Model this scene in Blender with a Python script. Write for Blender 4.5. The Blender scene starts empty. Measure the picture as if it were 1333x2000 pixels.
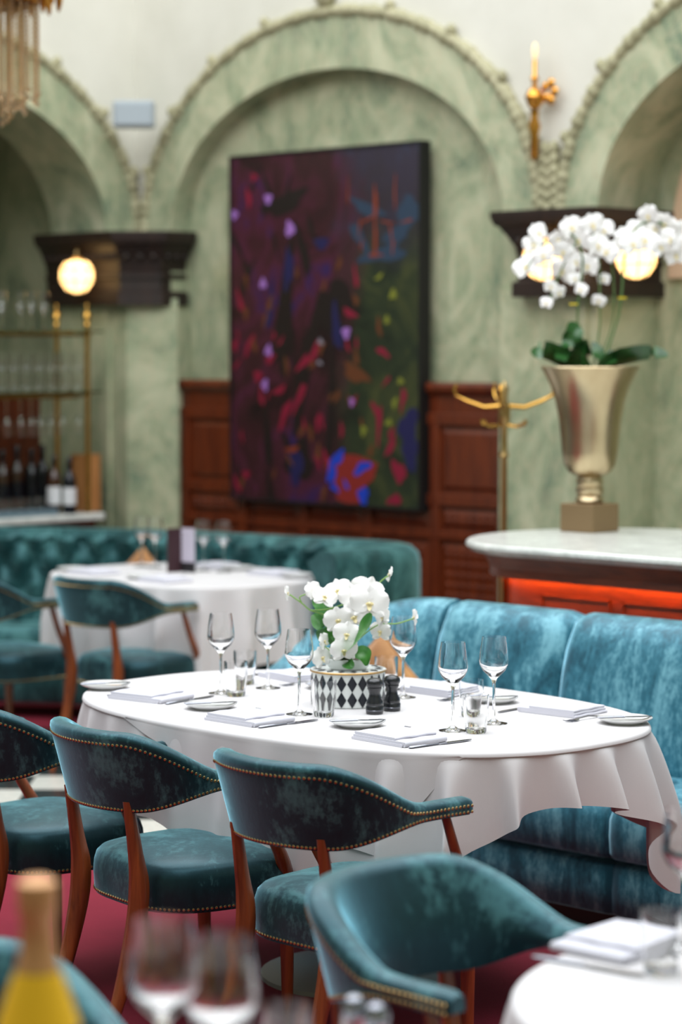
import bpy, bmesh, math, random
from math import sin, cos, pi, radians, sqrt, exp
from mathutils import Vector, Matrix
random.seed(7)
SC = bpy.context.scene
COL = SC.collection

# ------------------------------------------------------------------ camera, light, exposure
FPX = 4722.0                      # 85 mm on a 36 mm tall frame, 2000 px high
EYE = 1.716
CAM = (4.663, -4.691)             # room axes: X along the back wall, Y towards it; main table at the origin
PITCH = math.atan(310 / FPX)
cd = bpy.data.cameras.new('camera'); cam = bpy.data.objects.new('camera', cd); COL.objects.link(cam)
cam.location = (CAM[0], CAM[1], EYE)
cam.rotation_euler = (pi/2 - PITCH, 0, radians(45))
cd.sensor_fit = 'VERTICAL'; cd.sensor_height = 36; cd.sensor_width = 24; cd.lens = 85
cd.dof.use_dof = True; cd.dof.focus_distance = 5.95; cd.dof.aperture_fstop = 2.2
cd.clip_start = 0.05
SC.camera = cam
w = bpy.data.worlds.new('world'); SC.world = w; w.use_nodes = True
w.node_tree.nodes['Background'].inputs[0].default_value = (0.80, 0.90, 1.0, 1)
w.node_tree.nodes['Background'].inputs[1].default_value = 0.35
def area(name, loc, size, power, col, rot=(0, 0, 0)):
    l = bpy.data.lights.new(name, 'AREA'); l.shape = 'RECTANGLE'; l.size, l.size_y = size
    l.energy = power; l.color = col
    o = bpy.data.objects.new(name, l); COL.objects.link(o); o.location = loc; o.rotation_euler = rot
    return o
area('skylight', (-0.4, -0.4, 6.0), (9.5, 9.0), 1200, (0.95, 0.98, 1.0))
SC.view_settings.view_transform = 'Standard'; SC.view_settings.look = 'None'
SC.view_settings.gamma = 1; SC.view_settings.use_curve_mapping = False
SC.view_settings.exposure = -0.22
SC.cycles.use_denoising = True

def ray(px, py):
    a = (px - 666.5) / FPX; b = (1000 - py) / FPX
    fwd = cos(PITCH) + b*sin(PITCH); up = -sin(PITCH) + b*cos(PITCH)
    r = sqrt(.5)
    return Vector((r*(a - fwd), r*(a + fwd), up))
O3 = Vector((CAM[0], CAM[1], EYE))
def at(px, py, h):                # pixel -> point on the horizontal plane at height h
    d = ray(px, py); return O3 + d*((h - EYE)/d.z)
def onY(px, py, Y):
    d = ray(px, py); return O3 + d*((Y - CAM[1])/d.y)
def onX(px, py, X):
    d = ray(px, py); return O3 + d*((X - CAM[0])/d.x)
def depth(px, py, z):             # point at distance z along the view axis
    d = ray(px, py); return O3 + d*z

# ------------------------------------------------------------------ materials
MATS = {}
def srgb(r, g, b):
    f = lambda c: (c/255/12.92 if c/255 <= .04045 else ((c/255+.055)/1.055)**2.4)
    return (f(r), f(g), f(b), 1)
class NT:
    def __init__(s, name):
        s.m = bpy.data.materials.new(name); s.m.use_nodes = True
        s.t = s.m.node_tree; s.p = s.t.nodes['Principled BSDF']; MATS[name] = s.m
    def n(s, typ, **kw):
        x = s.t.nodes.new(typ)
        for k, v in kw.items():
            if k in x.inputs: x.inputs[k].default_value = v
            else: setattr(x, k, v)
        return x
    def l(s, a, b): s.t.links.new(a, b)
    def coord(s, scale=(1, 1, 1), gen='Object'):
        c = s.n('ShaderNodeTexCoord'); m = s.n('ShaderNodeMapping'); m.inputs['Scale'].default_value = scale
        s.l(c.outputs[gen], m.inputs['Vector']); return m.outputs[0]
    def noise(s, vec, scale, detail=4, rough=.55, dist=0):
        x = s.n('ShaderNodeTexNoise', Scale=scale, Detail=detail, Roughness=rough, Distortion=dist)
        s.l(vec, x.inputs['Vector']); return x.outputs[0]
    def ramp(s, fac, stops):
        r = s.n('ShaderNodeValToRGB'); e = r.color_ramp.elements
        while len(e) < len(stops): e.new(.5)
        for q, (p, c) in zip(e, stops): q.position = p; q.color = c
        s.l(fac, r.inputs[0]); return r.outputs[0]
    def mix(s, fac, a, b):
        x = s.n('ShaderNodeMix', data_type='RGBA')
        for v, i in ((fac, 0), (a, 6), (b, 7)):
            if isinstance(v, (int, float, tuple)): x.inputs[i].default_value = v
            else: s.l(v, x.inputs[i])
        return x.outputs[2]
    def bump(s, fac, strength=.3, dist=.01):
        b = s.n('ShaderNodeBump', Strength=strength, Distance=dist); s.l(fac, b.inputs['Height'])
        s.l(b.outputs[0], s.p.inputs['Normal'])
    def set(s, **kw):
        for k, v in kw.items(): s.p.inputs[k.replace('_', ' ')].default_value = v
        return s
def plain(name, col, rough=.5, **kw):
    n = NT(name); n.set(Base_Color=col, Roughness=rough, **kw); return n

def velvet(name, dark, mid, light, tint, stretch=(1, 1, .35), sh=.9, lo=.25, hi=1.0):
    n = NT(name); v = n.coord(stretch)
    a = n.noise(v, 7, 6, .66, .7); f = n.noise(n.coord((1, 1, .5)), 70, 3, .7)
    mm = n.n('ShaderNodeMath', operation='MULTIPLY_ADD'); n.l(f, mm.inputs[0]); mm.inputs[1].default_value = .38
    n.l(a, mm.inputs[2])
    c = n.ramp(mm.outputs[0], [(.54, dark), (.68, mid), (.82, light)])
    n.l(c, n.p.inputs['Base Color'])
    n.set(Roughness=.42, Sheen_Weight=sh, Sheen_Roughness=.40, Sheen_Tint=tint, Specular_IOR_Level=.85, Specular_Tint=tint)
    n.bump(f, .25, .002)
    s2 = n.n('ShaderNodeBsdfSheen'); s2.inputs['Roughness'].default_value = .24
    k = n.ramp(mm.outputs[0], [(.52, tuple(q*lo for q in tint[:3]) + (1,)), (.82, tuple(q*hi for q in tint[:3]) + (1,))]); n.l(k, s2.inputs['Color'])
    ad = n.n('ShaderNodeAddShader'); n.l(n.p.outputs[0], ad.inputs[0]); n.l(s2.outputs[0], ad.inputs[1])
    n.l(ad.outputs[0], n.t.nodes['Material Output'].inputs['Surface'])
velvet('velvet', srgb(2, 11, 12), srgb(7, 28, 31), srgb(62, 100, 102), srgb(150, 216, 235), (1, 1, .5), 1.0, .22, 1.25)
velvet('velvet_sofa_lit', srgb(20, 66, 82), srgb(52, 110, 128), srgb(112, 166, 180), srgb(170, 222, 240), (1.6, 1.6, .3), 1.0, .3, .9)  # same teal velvet, with the stronger light on the sofa put into its colour
velvet('velvet_booth_lit', srgb(8, 36, 38), srgb(24, 62, 64), srgb(66, 108, 108), srgb(150, 210, 215))  # same teal velvet again, greener for the light at the back of the room

def wood(name, dark, light, rough=.3, scale=(14, 14, 1.2), coat=.3):
    n = NT(name); v = n.coord(scale); a = n.noise(v, 2.2, 6, .6, .8)
    n.l(n.ramp(a, [(.3, dark), (.7, light)]), n.p.inputs['Base Color'])
    n.set(Roughness=rough, Coat_Weight=coat, Coat_Roughness=.2); n.bump(a, .08, .002)
wood('mahogany', srgb(88, 36, 14), srgb(150, 76, 34), .3)
wood('wainscot_wood', srgb(72, 24, 8), srgb(116, 48, 16), .4)
wood('counter_wood', srgb(92, 36, 16), srgb(140, 62, 30), .5, (2, 2, 14), .1)
wood('dark_oak', srgb(20, 11, 7), srgb(42, 25, 17), .55, coat=.1)
wood('box_wood', srgb(150, 96, 48), srgb(190, 132, 76), .6)

def marble(name, c0, c1, c2, c3, sc=1.6, rough=.28, stretch=(1, 1, .6)):
    n = NT(name); v = n.coord(stretch)
    a = n.noise(v, sc, 8, .70, 1.6); b = n.noise(v, sc*3.1, 7, .65, 2.4); d = n.noise(v, sc*9, 4, .6, .5)
    base = n.ramp(a, [(.32, c0), (.48, c1), (.62, c2)])
    vein = n.ramp(b, [(.47, (0, 0, 0, 1)), (.50, (.55, .55, .55, 1)), (.535, (0, 0, 0, 1))])
    m = n.mix(vein, base, c3)
    g = n.ramp(d, [(.35, (0, 0, 0, 1)), (.75, (.35, .35, .35, 1))])
    m = n.mix(g, m, c2)
    n.l(m, n.p.inputs['Base Color']); n.set(Roughness=rough)
marble('green_marble', srgb(90, 115, 95), srgb(146, 157, 126), srgb(188, 190, 160), srgb(196, 180, 150), 2.6)
marble('carved_stone', srgb(130, 128, 98), srgb(160, 156, 124), srgb(178, 172, 140), srgb(120, 116, 88), 9, .7)
marble('white_marble', srgb(186, 190, 184), srgb(214, 216, 210), srgb(226, 228, 222), srgb(150, 154, 152), 5, .2)
marble('tile_white', srgb(196, 196, 186), srgb(216, 214, 204), srgb(226, 224, 214), srgb(170, 168, 160), 4, .25)
marble('tile_black', srgb(22, 22, 22), srgb(34, 34, 34), srgb(46, 46, 46), srgb(80, 80, 78), 4, .25)
n = NT('plaster'); a = n.noise(n.coord(), 3, 4)
n.l(n.ramp(a, [(.3, srgb(206, 204, 192)), (.7, srgb(216, 214, 203))]), n.p.inputs['Base Color']); n.set(Roughness=.85)
plain('niche_shade', srgb(96, 98, 72), .7)
plain('lit_arch_beige', srgb(206, 178, 150), .8)
n = NT('carpet'); a = n.noise(n.coord(), 2.5, 4); b = n.noise(n.coord((1, 1, 1)), 320, 2)
n.l(n.mix(b, n.ramp(a, [(.3, srgb(122, 10, 36)), (.7, srgb(152, 22, 54))]), srgb(104, 6, 30)), n.p.inputs['Base Color'])
n.set(Roughness=.95, Sheen_Weight=.15, Sheen_Tint=srgb(200, 70, 100)); n.bump(b, .5, .004)

n = NT('linen'); v = n.coord((1, 1, 1)); a = n.noise(v, 500, 2); b = n.noise(v, 5, 4)
n.l(n.ramp(b, [(.3, srgb(206, 203, 204)), (.7, srgb(213, 210, 211))]), n.p.inputs['Base Color'])
n.set(Roughness=.8, Sheen_Weight=.15, Subsurface_Weight=0.0); n.bump(a, .12, .001)
n = NT('napkin_linen'); a = n.noise(n.coord(), 600, 2); n.set(Base_Color=srgb(206, 205, 214), Roughness=.85); n.bump(a, .15, .001)
plain('porcelain', srgb(216, 216, 216), .12, Coat_Weight=.5)
n = plain('steel', srgb(142, 144, 152), .18, Metallic=1.0)
n = plain('brass', srgb(196, 150, 72), .24, Metallic=1.0)
plain('old_brass', srgb(176, 148, 98), .32, Metallic=1.0)
plain('nail_brass', srgb(190, 160, 108), .28, Metallic=1.0)
n = NT('champagne_metal'); a = n.noise(n.coord((1, 1, .3)), 8, 4)
n.l(n.ramp(a, [(.3, srgb(172, 152, 120)), (.7, srgb(198, 180, 146))]), n.p.inputs['Base Color']); n.set(Metallic=1.0, Roughness=.3)
plain('bronze_block', srgb(140, 116, 84), .5, Metallic=.5)
n = plain('glass', (1, 1, 1, 1), .0, Transmission_Weight=1.0, IOR=1.45)
n = plain('shelf_glass', srgb(196, 226, 208), .02, Transmission_Weight=1.0, IOR=1.45)
plain('crystal', srgb(232, 204, 160), .05, Transmission_Weight=.75, IOR=1.55, Specular_IOR_Level=.8)
plain('gold_leaf', srgb(206, 148, 66), .25, Metallic=1.0)
n = NT('mill_black'); n.set(Base_Color=srgb(20, 22, 28), Roughness=.28, Coat_Weight=.4)
n = NT('petal'); n.set(Base_Color=srgb(246, 244, 242), Roughness=.55, Subsurface_Weight=.25, Subsurface_Radius=(.01, .01, .01), Sheen_Weight=.2)
plain('petal_lip', srgb(232, 218, 168), .5)
n = NT('leaf'); a = n.noise(n.coord(), 18, 4)
n.l(n.ramp(a, [(.3, srgb(34, 92, 34)), (.7, srgb(78, 142, 62))]), n.p.inputs['Base Color']); n.set(Roughness=.35)
n = NT('leaf_dark'); a = n.noise(n.coord(), 14, 4)
n.l(n.ramp(a, [(.3, srgb(18, 58, 24)), (.7, srgb(52, 100, 44))]), n.p.inputs['Base Color']); n.set(Roughness=.3)
plain('stem', srgb(128, 168, 86), .5); plain('stem_dark', srgb(74, 104, 54), .5)
plain('bud', srgb(228, 236, 212), .5); plain('clip_yellow', srgb(232, 206, 40), .5)
n = NT('bark'); a = n.noise(n.coord(), 90, 3); n.l(n.ramp(a, [(.3, srgb(46, 30, 18)), (.7, srgb(110, 78, 46))]), n.p.inputs['Base Color']); n.bump(a, 1, .01)
plain('pot_white', srgb(226, 230, 228), .3); plain('pattern_black', srgb(18, 22, 34), .3); plain('gold_rim', srgb(190, 150, 90), .35, Metallic=.8)
n = NT('tan_suede'); a = n.noise(n.coord((1, 1, .4)), 14, 4); n.l(n.ramp(a, [(.3, srgb(138, 88, 40)), (.7, srgb(186, 132, 72))]), n.p.inputs['Base Color']); n.set(Roughness=.7, Sheen_Weight=.5)
plain('canvas_edge', srgb(12, 11, 11), .6)
plain('speaker_grey', srgb(158, 168, 174), .6)
plain('menu_red', srgb(52, 24, 32), .5); plain('menu_lilac', srgb(196, 188, 204), .5); plain('menu_dark', srgb(26, 22, 26), .5)
plain('bottle_dark', srgb(12, 14, 24), .15); plain('bottle_brown', srgb(54, 26, 12), .12, Coat_Weight=.5); plain('paper_white', srgb(214, 214, 216), .6)
plain('foil_gold', srgb(214, 160, 108), .45, Metallic=.3); plain('label_yellow', srgb(242, 190, 16), .5); plain('label_orange', srgb(232, 140, 20), .5)
plain('bottle_green', srgb(24, 46, 26), .08)
plain('tray_blue', srgb(96, 116, 126), .4)
plain('plinth_dark', srgb(36, 20, 14), .5); plain('base_grey', srgb(150, 150, 146), .4)
def emit(name, col, strength):
    n = NT(name); n.set(Base_Color=col, Emission_Color=col, Emission_Strength=strength, Roughness=.4)
emit('globe_light', srgb(255, 206, 136), 4.5)
emit('led_amber', srgb(255, 140, 28), 60.0)
emit('bulb_small', srgb(255, 226, 170), .6)
plain('frosted_pane', srgb(255, 222, 170), .3)

# abstract painting ground
n = NT('painting'); tc = n.n('ShaderNodeTexCoord'); sp = n.n('ShaderNodeSeparateXYZ'); n.l(tc.outputs['Generated'], sp.inputs[0])
v = n.coord((1, 1, 1), 'Generated'); a = n.noise(v, 4.5, 6, .65, 1.2); b = n.noise(v, 2.2, 4, .6, .6)
left = n.ramp(a, [(.30, srgb(18, 10, 10)), (.45, srgb(52, 20, 26)), (.56, srgb(70, 24, 44)), (.68, srgb(38, 24, 78))])
right = n.ramp(a, [(.30, srgb(14, 20, 14)), (.5, srgb(36, 46, 28)), (.66, srgb(62, 66, 34)), (.8, srgb(40, 44, 52))])
top = n.ramp(b, [(.35, srgb(44, 36, 44)), (.5, srgb(46, 40, 56)), (.66, srgb(48, 70, 98))])
mx = n.n('ShaderNodeMath', operation='MULTIPLY_ADD'); n.l(b, mx.inputs[0]); mx.inputs[1].default_value = .5; n.l(sp.outputs[0], mx.inputs[2])
f1 = n.ramp(mx.outputs[0], [(.80, (0, 0, 0, 1)), (.95, (1, 1, 1, 1))])
mz = n.n('ShaderNodeMath', operation='MULTIPLY_ADD'); n.l(b, mz.inputs[0]); mz.inputs[1].default_value = .25; n.l(sp.outputs[2], mz.inputs[2])
f2 = n.ramp(mz.outputs[0], [(.76, (0, 0, 0, 1)), (.90, (1, 1, 1, 1))])
n.l(n.mix(f1, left, n.mix(f2, right, top)), n.p.inputs['Base Color']); n.set(Roughness=.45); n.bump(a, .3, .004)
for nm, c in (('paint_crimson', (126, 16, 46)), ('paint_red', (128, 34, 28)), ('paint_blue', (22, 58, 176)), ('paint_navy', (26, 24, 70)), ('paint_lilac', (150, 104, 178)),
              ('paint_ochre', (92, 50, 24)), ('paint_lime', (116, 120, 40)), ('paint_orange', (120, 48, 26)), ('paint_umber', (24, 14, 12)), ('paint_white', (130, 124, 134)), ('paint_slate', (38, 56, 76))):
    plain(nm, srgb(*c), .5)

# ------------------------------------------------------------------ mesh helpers
class MB:
    def __init__(s): s.v = []; s.f = []
    def add(s, vs, fs):
        k = len(s.v); s.v += [tuple(p) for p in vs]; s.f += [tuple(i + k for i in f) for f in fs]; return s
    def box(s, x0, x1, y0, y1, z0, z1, M=None):
        vs = [Vector((x, y, z)) for z in (z0, z1) for y in (y0, y1) for x in (x0, x1)]
        if M is not None: vs = [M @ p for p in vs]
        return s.add(vs, [(0, 2, 3, 1), (4, 5, 7, 6), (0, 1, 5, 4), (2, 6, 7, 3), (0, 4, 6, 2), (1, 3, 7, 5)])
    def loft(s, rings, close=True, caps=True):
        n = len(rings[0]); vs = [p for r in rings for p in r]; fs = []
        for i in range(len(rings)-1):
            for j in range(n if close else n-1):
                k = (j+1) % n; fs.append((i*n+j, i*n+k, (i+1)*n+k, (i+1)*n+j))
        if caps: fs.append(tuple(range(n-1, -1, -1))); b = (len(rings)-1)*n; fs.append(tuple(range(b, b+n)))
        return s.add(vs, fs)
    def lathe(s, prof, n=24, c=(0, 0, 0), caps=False):
        return s.loft([[(c[0]+r*cos(2*pi*j/n), c[1]+r*sin(2*pi*j/n), c[2]+z) for j in range(n)] for r, z in prof], True, caps)
    def tube(s, pts, r, n=8, caps=True):
        pts = [Vector(p) for p in pts]; rs = r if isinstance(r, (list, tuple)) else [r]*len(pts); rings = []
        up = None
        for i, p in enumerate(pts):
            t = (pts[min(i+1, len(pts)-1)] - pts[max(i-1, 0)]).normalized()
            if up is None: up = Vector((0, 0, 1)) if abs(t.z) < .9 else Vector((1, 0, 0))
            a = t.cross(up).normalized(); b = a.cross(t); up = b
            rings.append([p + a*rs[i]*cos(2*pi*j/n) + b*rs[i]*sin(2*pi*j/n) for j in range(n)])
        return s.loft(rings, True, caps)
    def grid(s, fn, nu, nv):
        vs = [fn(i/nu, j/nv) for i in range(nu+1) for j in range(nv+1)]
        return s.add(vs, [(i*(nv+1)+j, (i+1)*(nv+1)+j, (i+1)*(nv+1)+j+1, i*(nv+1)+j+1) for i in range(nu) for j in range(nv)])
    def ball(s, c, r, n=8, m=5):
        r = r if isinstance(r, (list, tuple)) else (r, r, r)
        rings = [[(c[0]+r[0]*sin(pi*i/m)*cos(2*pi*j/n), c[1]+r[1]*sin(pi*i/m)*sin(2*pi*j/n), c[2]-r[2]*cos(pi*i/m)) for j in range(n)] for i in range(1, m)]
        k = len(s.v); s.loft(rings, True, False); a = len(s.v); s.v += [(c[0], c[1], c[2]-r[2]), (c[0], c[1], c[2]+r[2])]
        for j in range(n):
            s.f.append((a, k+(j+1) % n, k+j)); b = k+(m-2)*n; s.f.append((a+1, b+j, b+(j+1) % n))
        return s
    def build(s, name, mat, parent=None, smooth=True, angle=40, bevel=0, loc=None, seg=2, subsurf=0):
        me = bpy.data.meshes.new(name); me.from_pydata(s.v, [], s.f)
        bm = bmesh.new(); bm.from_mesh(me); bmesh.ops.remove_doubles(bm, verts=bm.verts, dist=1e-6)
        bmesh.ops.recalc_face_normals(bm, faces=bm.faces); bm.to_mesh(me); bm.free()
        me.materials.append(MATS[mat])
        if smooth:
            me.polygons.foreach_set('use_smooth', [True]*len(me.polygons))
            try: me.set_sharp_from_angle(angle=radians(angle))
            except Exception: pass
        me.update()
        o = bpy.data.objects.new(name, me); COL.objects.link(o)
        if parent: o.parent = parent
        if loc: o.location = loc
        if bevel:
            b = o.modifiers.new('bevel', 'BEVEL'); b.width = bevel; b.segments = seg; b.limit_method = 'ANGLE'
        if subsurf:
            q = o.modifiers.new('sub', 'SUBSURF'); q.levels = q.render_levels = subsurf
        return o
def tag(o, label=None, cat=None, group=None, kind=None):
    for k, v in (('label', label), ('category', cat), ('group', group), ('kind', kind)):
        if v: o[k] = v
    return o
def empty(name, loc=(0, 0, 0), rz=0, label=None, cat=None, group=None, kind=None):
    o = bpy.data.objects.new(name, None); COL.objects.link(o); o.location = loc; o.rotation_euler = (0, 0, rz)
    o.empty_display_size = .05
    return tag(o, label, cat, group, kind)
def copy_tree(o, parent=None):
    c = o.copy(); COL.objects.link(c); c.parent = parent
    for ch in list(o.children): copy_tree(ch, c)
    return c
def put(proto, used, loc, rz, label, group=None):
    o = proto if not used[0] else copy_tree(proto)
    used[0] = True
    o.location = loc; o.rotation_euler = (0, 0, rz); o.scale = (1, 1, 1); o['label'] = label
    if group: o['group'] = group
    return o
def smooth01(a, b, x):
    t = max(0., min(1., (x-a)/(b-a))); return t*t*(3-2*t)
def mitre(path, off):             # offset an open 2D polyline to its right-hand side
    out = []
    for i, p in enumerate(path):
        ns = []
        for a, b in ((i-1, i), (i, i+1)):
            if a >= 0 and b < len(path):
                d = (Vector(path[b]) - Vector(path[a])).normalized(); ns.append(Vector((d.y, -d.x)))
        m = sum(ns, Vector((0, 0))).normalized(); k = 1/max(.3, m.dot(ns[0]))
        out.append(Vector(p) + m*off*k)
    return out
def moulding(mb, path, prof):     # prof: (offset, z) pairs from bottom to top, closed towards the path
    cols = [mitre(path, o) for o, z in prof]
    rings = [[(cols[k][i].x, cols[k][i].y, prof[k][1]) for k in range(len(prof))] for i in range(len(path))]
    return mb.loft(rings, True, True)

# ------------------------------------------------------------------ the room shell
WY = 3.618; LX = -5.187; H = 5.0
ACX = -3.753; HW = 1.145; SPR = 2.34; RIN = .75; BAND = .21; ROUT = 1.02; BAY = 2.84
NICHE = .42
fl = tag(MB().box(-7, 7, -7.5, 6, -.1, -.012).build('floor', 'plinth_dark', smooth=False), kind='structure', label='dark stone floor under the carpet and tiles')
def cz(x, z):                      # view axes (x right, z away) -> room
    r = sqrt(.5); return Vector((CAM[0] + r*(x - z), CAM[1] + r*(x + z)))
def floor_quad(x0, x1, z0, z1, h0, h1):
    q = [cz(x0, z0), cz(x1, z0), cz(x1, z1), cz(x0, z1)]
    return [[(p.x, p.y, h0) for p in q], [(p.x, p.y, h1) for p in q]]
T = .31; Z0 = 8.5; NZ = 8
MB().loft(floor_quad(-4, 4, 1.0, Z0, -.012, .004)).build('carpet', 'carpet', fl, False)['label'] = 'burgundy carpet around the main table'
MB().loft(floor_quad(-3.2, 3, Z0+NZ*T, 14.5, -.012, .004)).build('carpet', 'carpet', fl, False)['label'] = 'burgundy carpet under the back table'
tile_me = {}
for i in range(-10, 10):
    for j in range(NZ):
        x, z = i*T, Z0 + j*T
        col = 'tile_white' if (i+j) % 2 else 'tile_black'
        if col not in tile_me:
            g = T/2 - .0015; mb = MB(); a = Matrix.Rotation(radians(45), 4, 'Z')
            mb.loft([[tuple(a @ Vector((sx*g, sy*g, h))) for sx, sy in ((-1, -1), (1, -1), (1, 1), (-1, 1))] for h in (-.012, .002)])
            tile_me[col] = mb.build('floor_tile', col, fl, False)
            o = tile_me[col]
        else:
            o = tile_me[col].copy(); COL.objects.link(o)
        p = cz(x + T/2, z + T/2); o.location = (p.x, p.y, 0)

class Frame:                       # (s along, dep into the wall, h) -> room
    def __init__(s, f): s.f = f
    def pts(s, l): return [s.f(*p) for p in l]
FB = Frame(lambda s, d, h: (ACX + s, WY + d, h))
FL = Frame(lambda s, d, h: (LX - d, WY - s, h))
def ell(c, hw, rise, k, n=48):
    t = pi - pi*k/n; return (c + hw*cos(t), SPR + rise*sin(t))
def arch_bay(F, wall, c, recess, s0, s1):
    N = 48
    inner = [ell(c, HW, RIN, k) for k in range(N+1)]; outer = [ell(c, HW+BAND, ROUT, k) for k in range(N+1)]
    mb = MB()                      # white plaster above the arch, between s0 and s1
    for k in range(N):
        (xa, za), (xb, zb) = outer[k], outer[k+1]
        xa, xb = max(s0, min(s1, xa)), max(s0, min(s1, xb))
        if xb - xa > 1e-4: mb.add(F.pts([(xa, .03, za), (xb, .03, zb), (xb, .03, H), (xa, .03, H)]), [(0, 1, 2, 3)])
    for a, b in ((s0, outer[0][0]), (outer[-1][0], s1)):
        if b - a > 1e-3: mb.add(F.pts([(a, .03, SPR), (b, .03, SPR), (b, .03, H), (a, .03, H)]), [(0, 1, 2, 3)])
    mb.build('upper_plaster', 'plaster', wall, False)
    mb = MB()                      # arch ring with its face, soffit and outer return
    rings = []
    for k in range(N+1):
        (xi, zi), (xo, zo) = inner[k], outer[k]
        rings.append(F.pts([(xi, recess+.05, zi), (xi, 0, zi), (xo, 0, zo), (xo, .06, zo)]))
    mb.loft(rings, False, False).build('arch_ring', 'green_marble', wall, True, 30)
    mb = MB()                      # jambs and pier faces below the spring line
    for sg in (-1, 1):
        e = c + sg*HW
        mb.add(F.pts([(e, 0, 0), (e, recess+.05, 0), (e, recess+.05, SPR), (e, 0, SPR)]), [(0, 1, 2, 3)])
    mb.build('jamb', 'green_marble', wall, False)
    mb = MB()                      # carved outer moulding
    rr = []; M = 220
    for k in range(M+1):
        t = pi - pi*k/M; r = .032 + .005*sin(k*1.9) + .004*sin(k*.7+1)
        x, z = c + (HW+BAND+.004)*cos(t), SPR + (ROUT+.004)*sin(t)
        nx, nz = Vector((cos(t)/(HW+BAND), sin(t)/ROUT)).normalized()
        rr.append(F.pts([(x + nx*r*cos(q), .01 - abs(r)*sin(q)*1.1, z + nz*r*cos(q)) for q in [pi*2*j/8 for j in range(8)]]))
    mb.loft(rr, True, True).build('carved_moulding', 'carved_stone', wall, True, 60)
    mb = MB()
    for k in range(1, 10):         # small leaf crockets riding on the moulding
        t = pi - pi*k/10; x, z = c + (HW+BAND+.045)*cos(t), SPR + (ROUT+.045)*sin(t)
        big = 2.2 if k == 5 else 1
        p = F.f(x, .0, z + (.04 if k == 5 else 0)); mb.ball(p, (.026*big, .026*big, .03*big), 8, 6)
    mb.build('crocket', 'carved_stone', wall)
    return inner
wb = empty('wall_back', (0, 0, 0), kind='structure', label='green marble back wall with round arches below white plaster')
arch_bay(FB, wb, 0, .12, LX-ACX-.05, BAY/2)
arch_bay(FB, wb, BAY, NICHE, BAY/2, BAY*1.5)
wl = empty('wall_left', (0, 0, 0), kind='structure', label='green marble side wall with a deep arched bar niche')
UC = .19 + HW
arch_bay(FL, wl, UC, NICHE, -.05, UC*2+.6)
MB().add(FB.pts([(-HW-.05, .12, 0), (HW+.05, .12, 0), (HW+.05, .12, 3.4), (-HW-.05, .12, 3.4)]), [(0, 1, 2, 3)]).build('recess_panel', 'green_marble', wb, False)
MB().add(FB.pts([(BAY-HW-.05, NICHE, 0), (BAY+HW+.05, NICHE, 0), (BAY+HW+.05, NICHE, 3.4), (BAY-HW-.05, NICHE, 3.4)]), [(0, 1, 2, 3)]).build('niche_back', 'green_marble', wb, False)
P8 = [(u, d, h) for d in (NICHE+.04, 1.5) for u, h in ((-.02, 0), (UC+HW+.2, 0), (UC+HW+.2, 3.3), (-.02, 3.3))]
MB().add(FL.pts(P8), [(4, 5, 6, 7), (0, 4, 7, 3), (1, 5, 6, 2), (3, 7, 6, 2)]).build('niche_back', 'green_marble', wl, False)
mb = MB()                          # pier faces between the arches, full height to the spring
for a, b in ((LX-ACX, -HW), (HW, BAY-HW), (BAY+HW, BAY*1.5+.2)):
    mb.add(FB.pts([(a, 0, 0), (b, 0, 0), (b, 0, SPR), (a, 0, SPR)]), [(0, 1, 2, 3)])
mb.build('pier', 'green_marble', wb, False)
mb = MB()
for a, b in ((0, UC-HW), (UC+HW, UC*2+.6)):
    mb.add(FL.pts([(a, 0, 0), (b, 0, 0), (b, 0, SPR), (a, 0, SPR)]), [(0, 1, 2, 3)])
mb.build('pier', 'green_marble', wl, False)
# beige panel in the right niche, its colour standing in for a lit arch beyond
bx0 = onY(1306, 420, WY+NICHE-.03).x - ACX; bc = bx0 + .5
P_ = [(bc - .5*cos(pi*k/24), 2.05 + .9*sin(pi*k/24)) for k in range(25)]
MB().loft([FB.pts([(a, d, h) for a, h in P_]) for d in (NICHE-.03, NICHE+.005)]).build('lunette_panel', 'lit_arch_beige', wb, False)
# the rest of the room, out of frame: two plain walls
tag(MB().box(6.2, 6.4, -7.5, 6, 0, H).build('wall_right', 'green_marble', smooth=False), kind='structure')
tag(MB().box(-7, 6.2, -7.6, -7.4, 0, H).build('wall_front', 'green_marble', smooth=False), kind='structure')
# corner shaft below the left capital
MB().loft([[(x, y, z) for x, y in ((-4.86, 3.63), (-4.90, 3.58), (-5.06, 3.45), (-5.62, 3.45), (-5.62, 3.63))] for z in (0, 2.0)]).build('pilaster', 'green_marble', wl, True, 20)
MB().box(-2.60, -2.10, 3.59, 3.63, 0, 2.0).build('pilaster', 'green_marble', wb, False)
CAPP = [(0, 1.965), (.02, 1.965), (.02, 2.03), (.0, 2.04), (.0, 2.10), (.012, 2.105), (.012, 2.125), (.0, 2.13), (.01, 2.19), (.035, 2.235), (.06, 2.275), (.078, 2.285), (.09, 2.32), (.09, 2.345), (-.12, 2.345), (-.12, 1.965)]
def capital(path, wall, label):
    c = moulding(MB(), path, CAPP).build('capital', 'dark_oak', wall, True, 25)
    c['label'] = label
    mb = MB()                      # row of carved knobs under the cornice
    for (a, b) in zip(path, path[1:]):
        a, b = Vector(a), Vector(b); L = (b-a).length; d = (b-a)/L; nn = Vector((d.y, -d.x)); k = int(L/.055)
        for i in range(k):
            p = a + d*(i+.5)*L/k + nn*.026; mb.ball((p.x, p.y, 2.215), (.02, .02, .02), 8, 5)
    o = mb.build('knob_row', 'dark_oak', c); tag(o, kind='stuff')
    return c
capital([(-5.66, 3.40), (-5.05, 3.40), (-4.90, 3.55), (-4.90, 3.72)], wl, 'dark carved wooden capital in the corner above the bar shelves')
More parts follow.
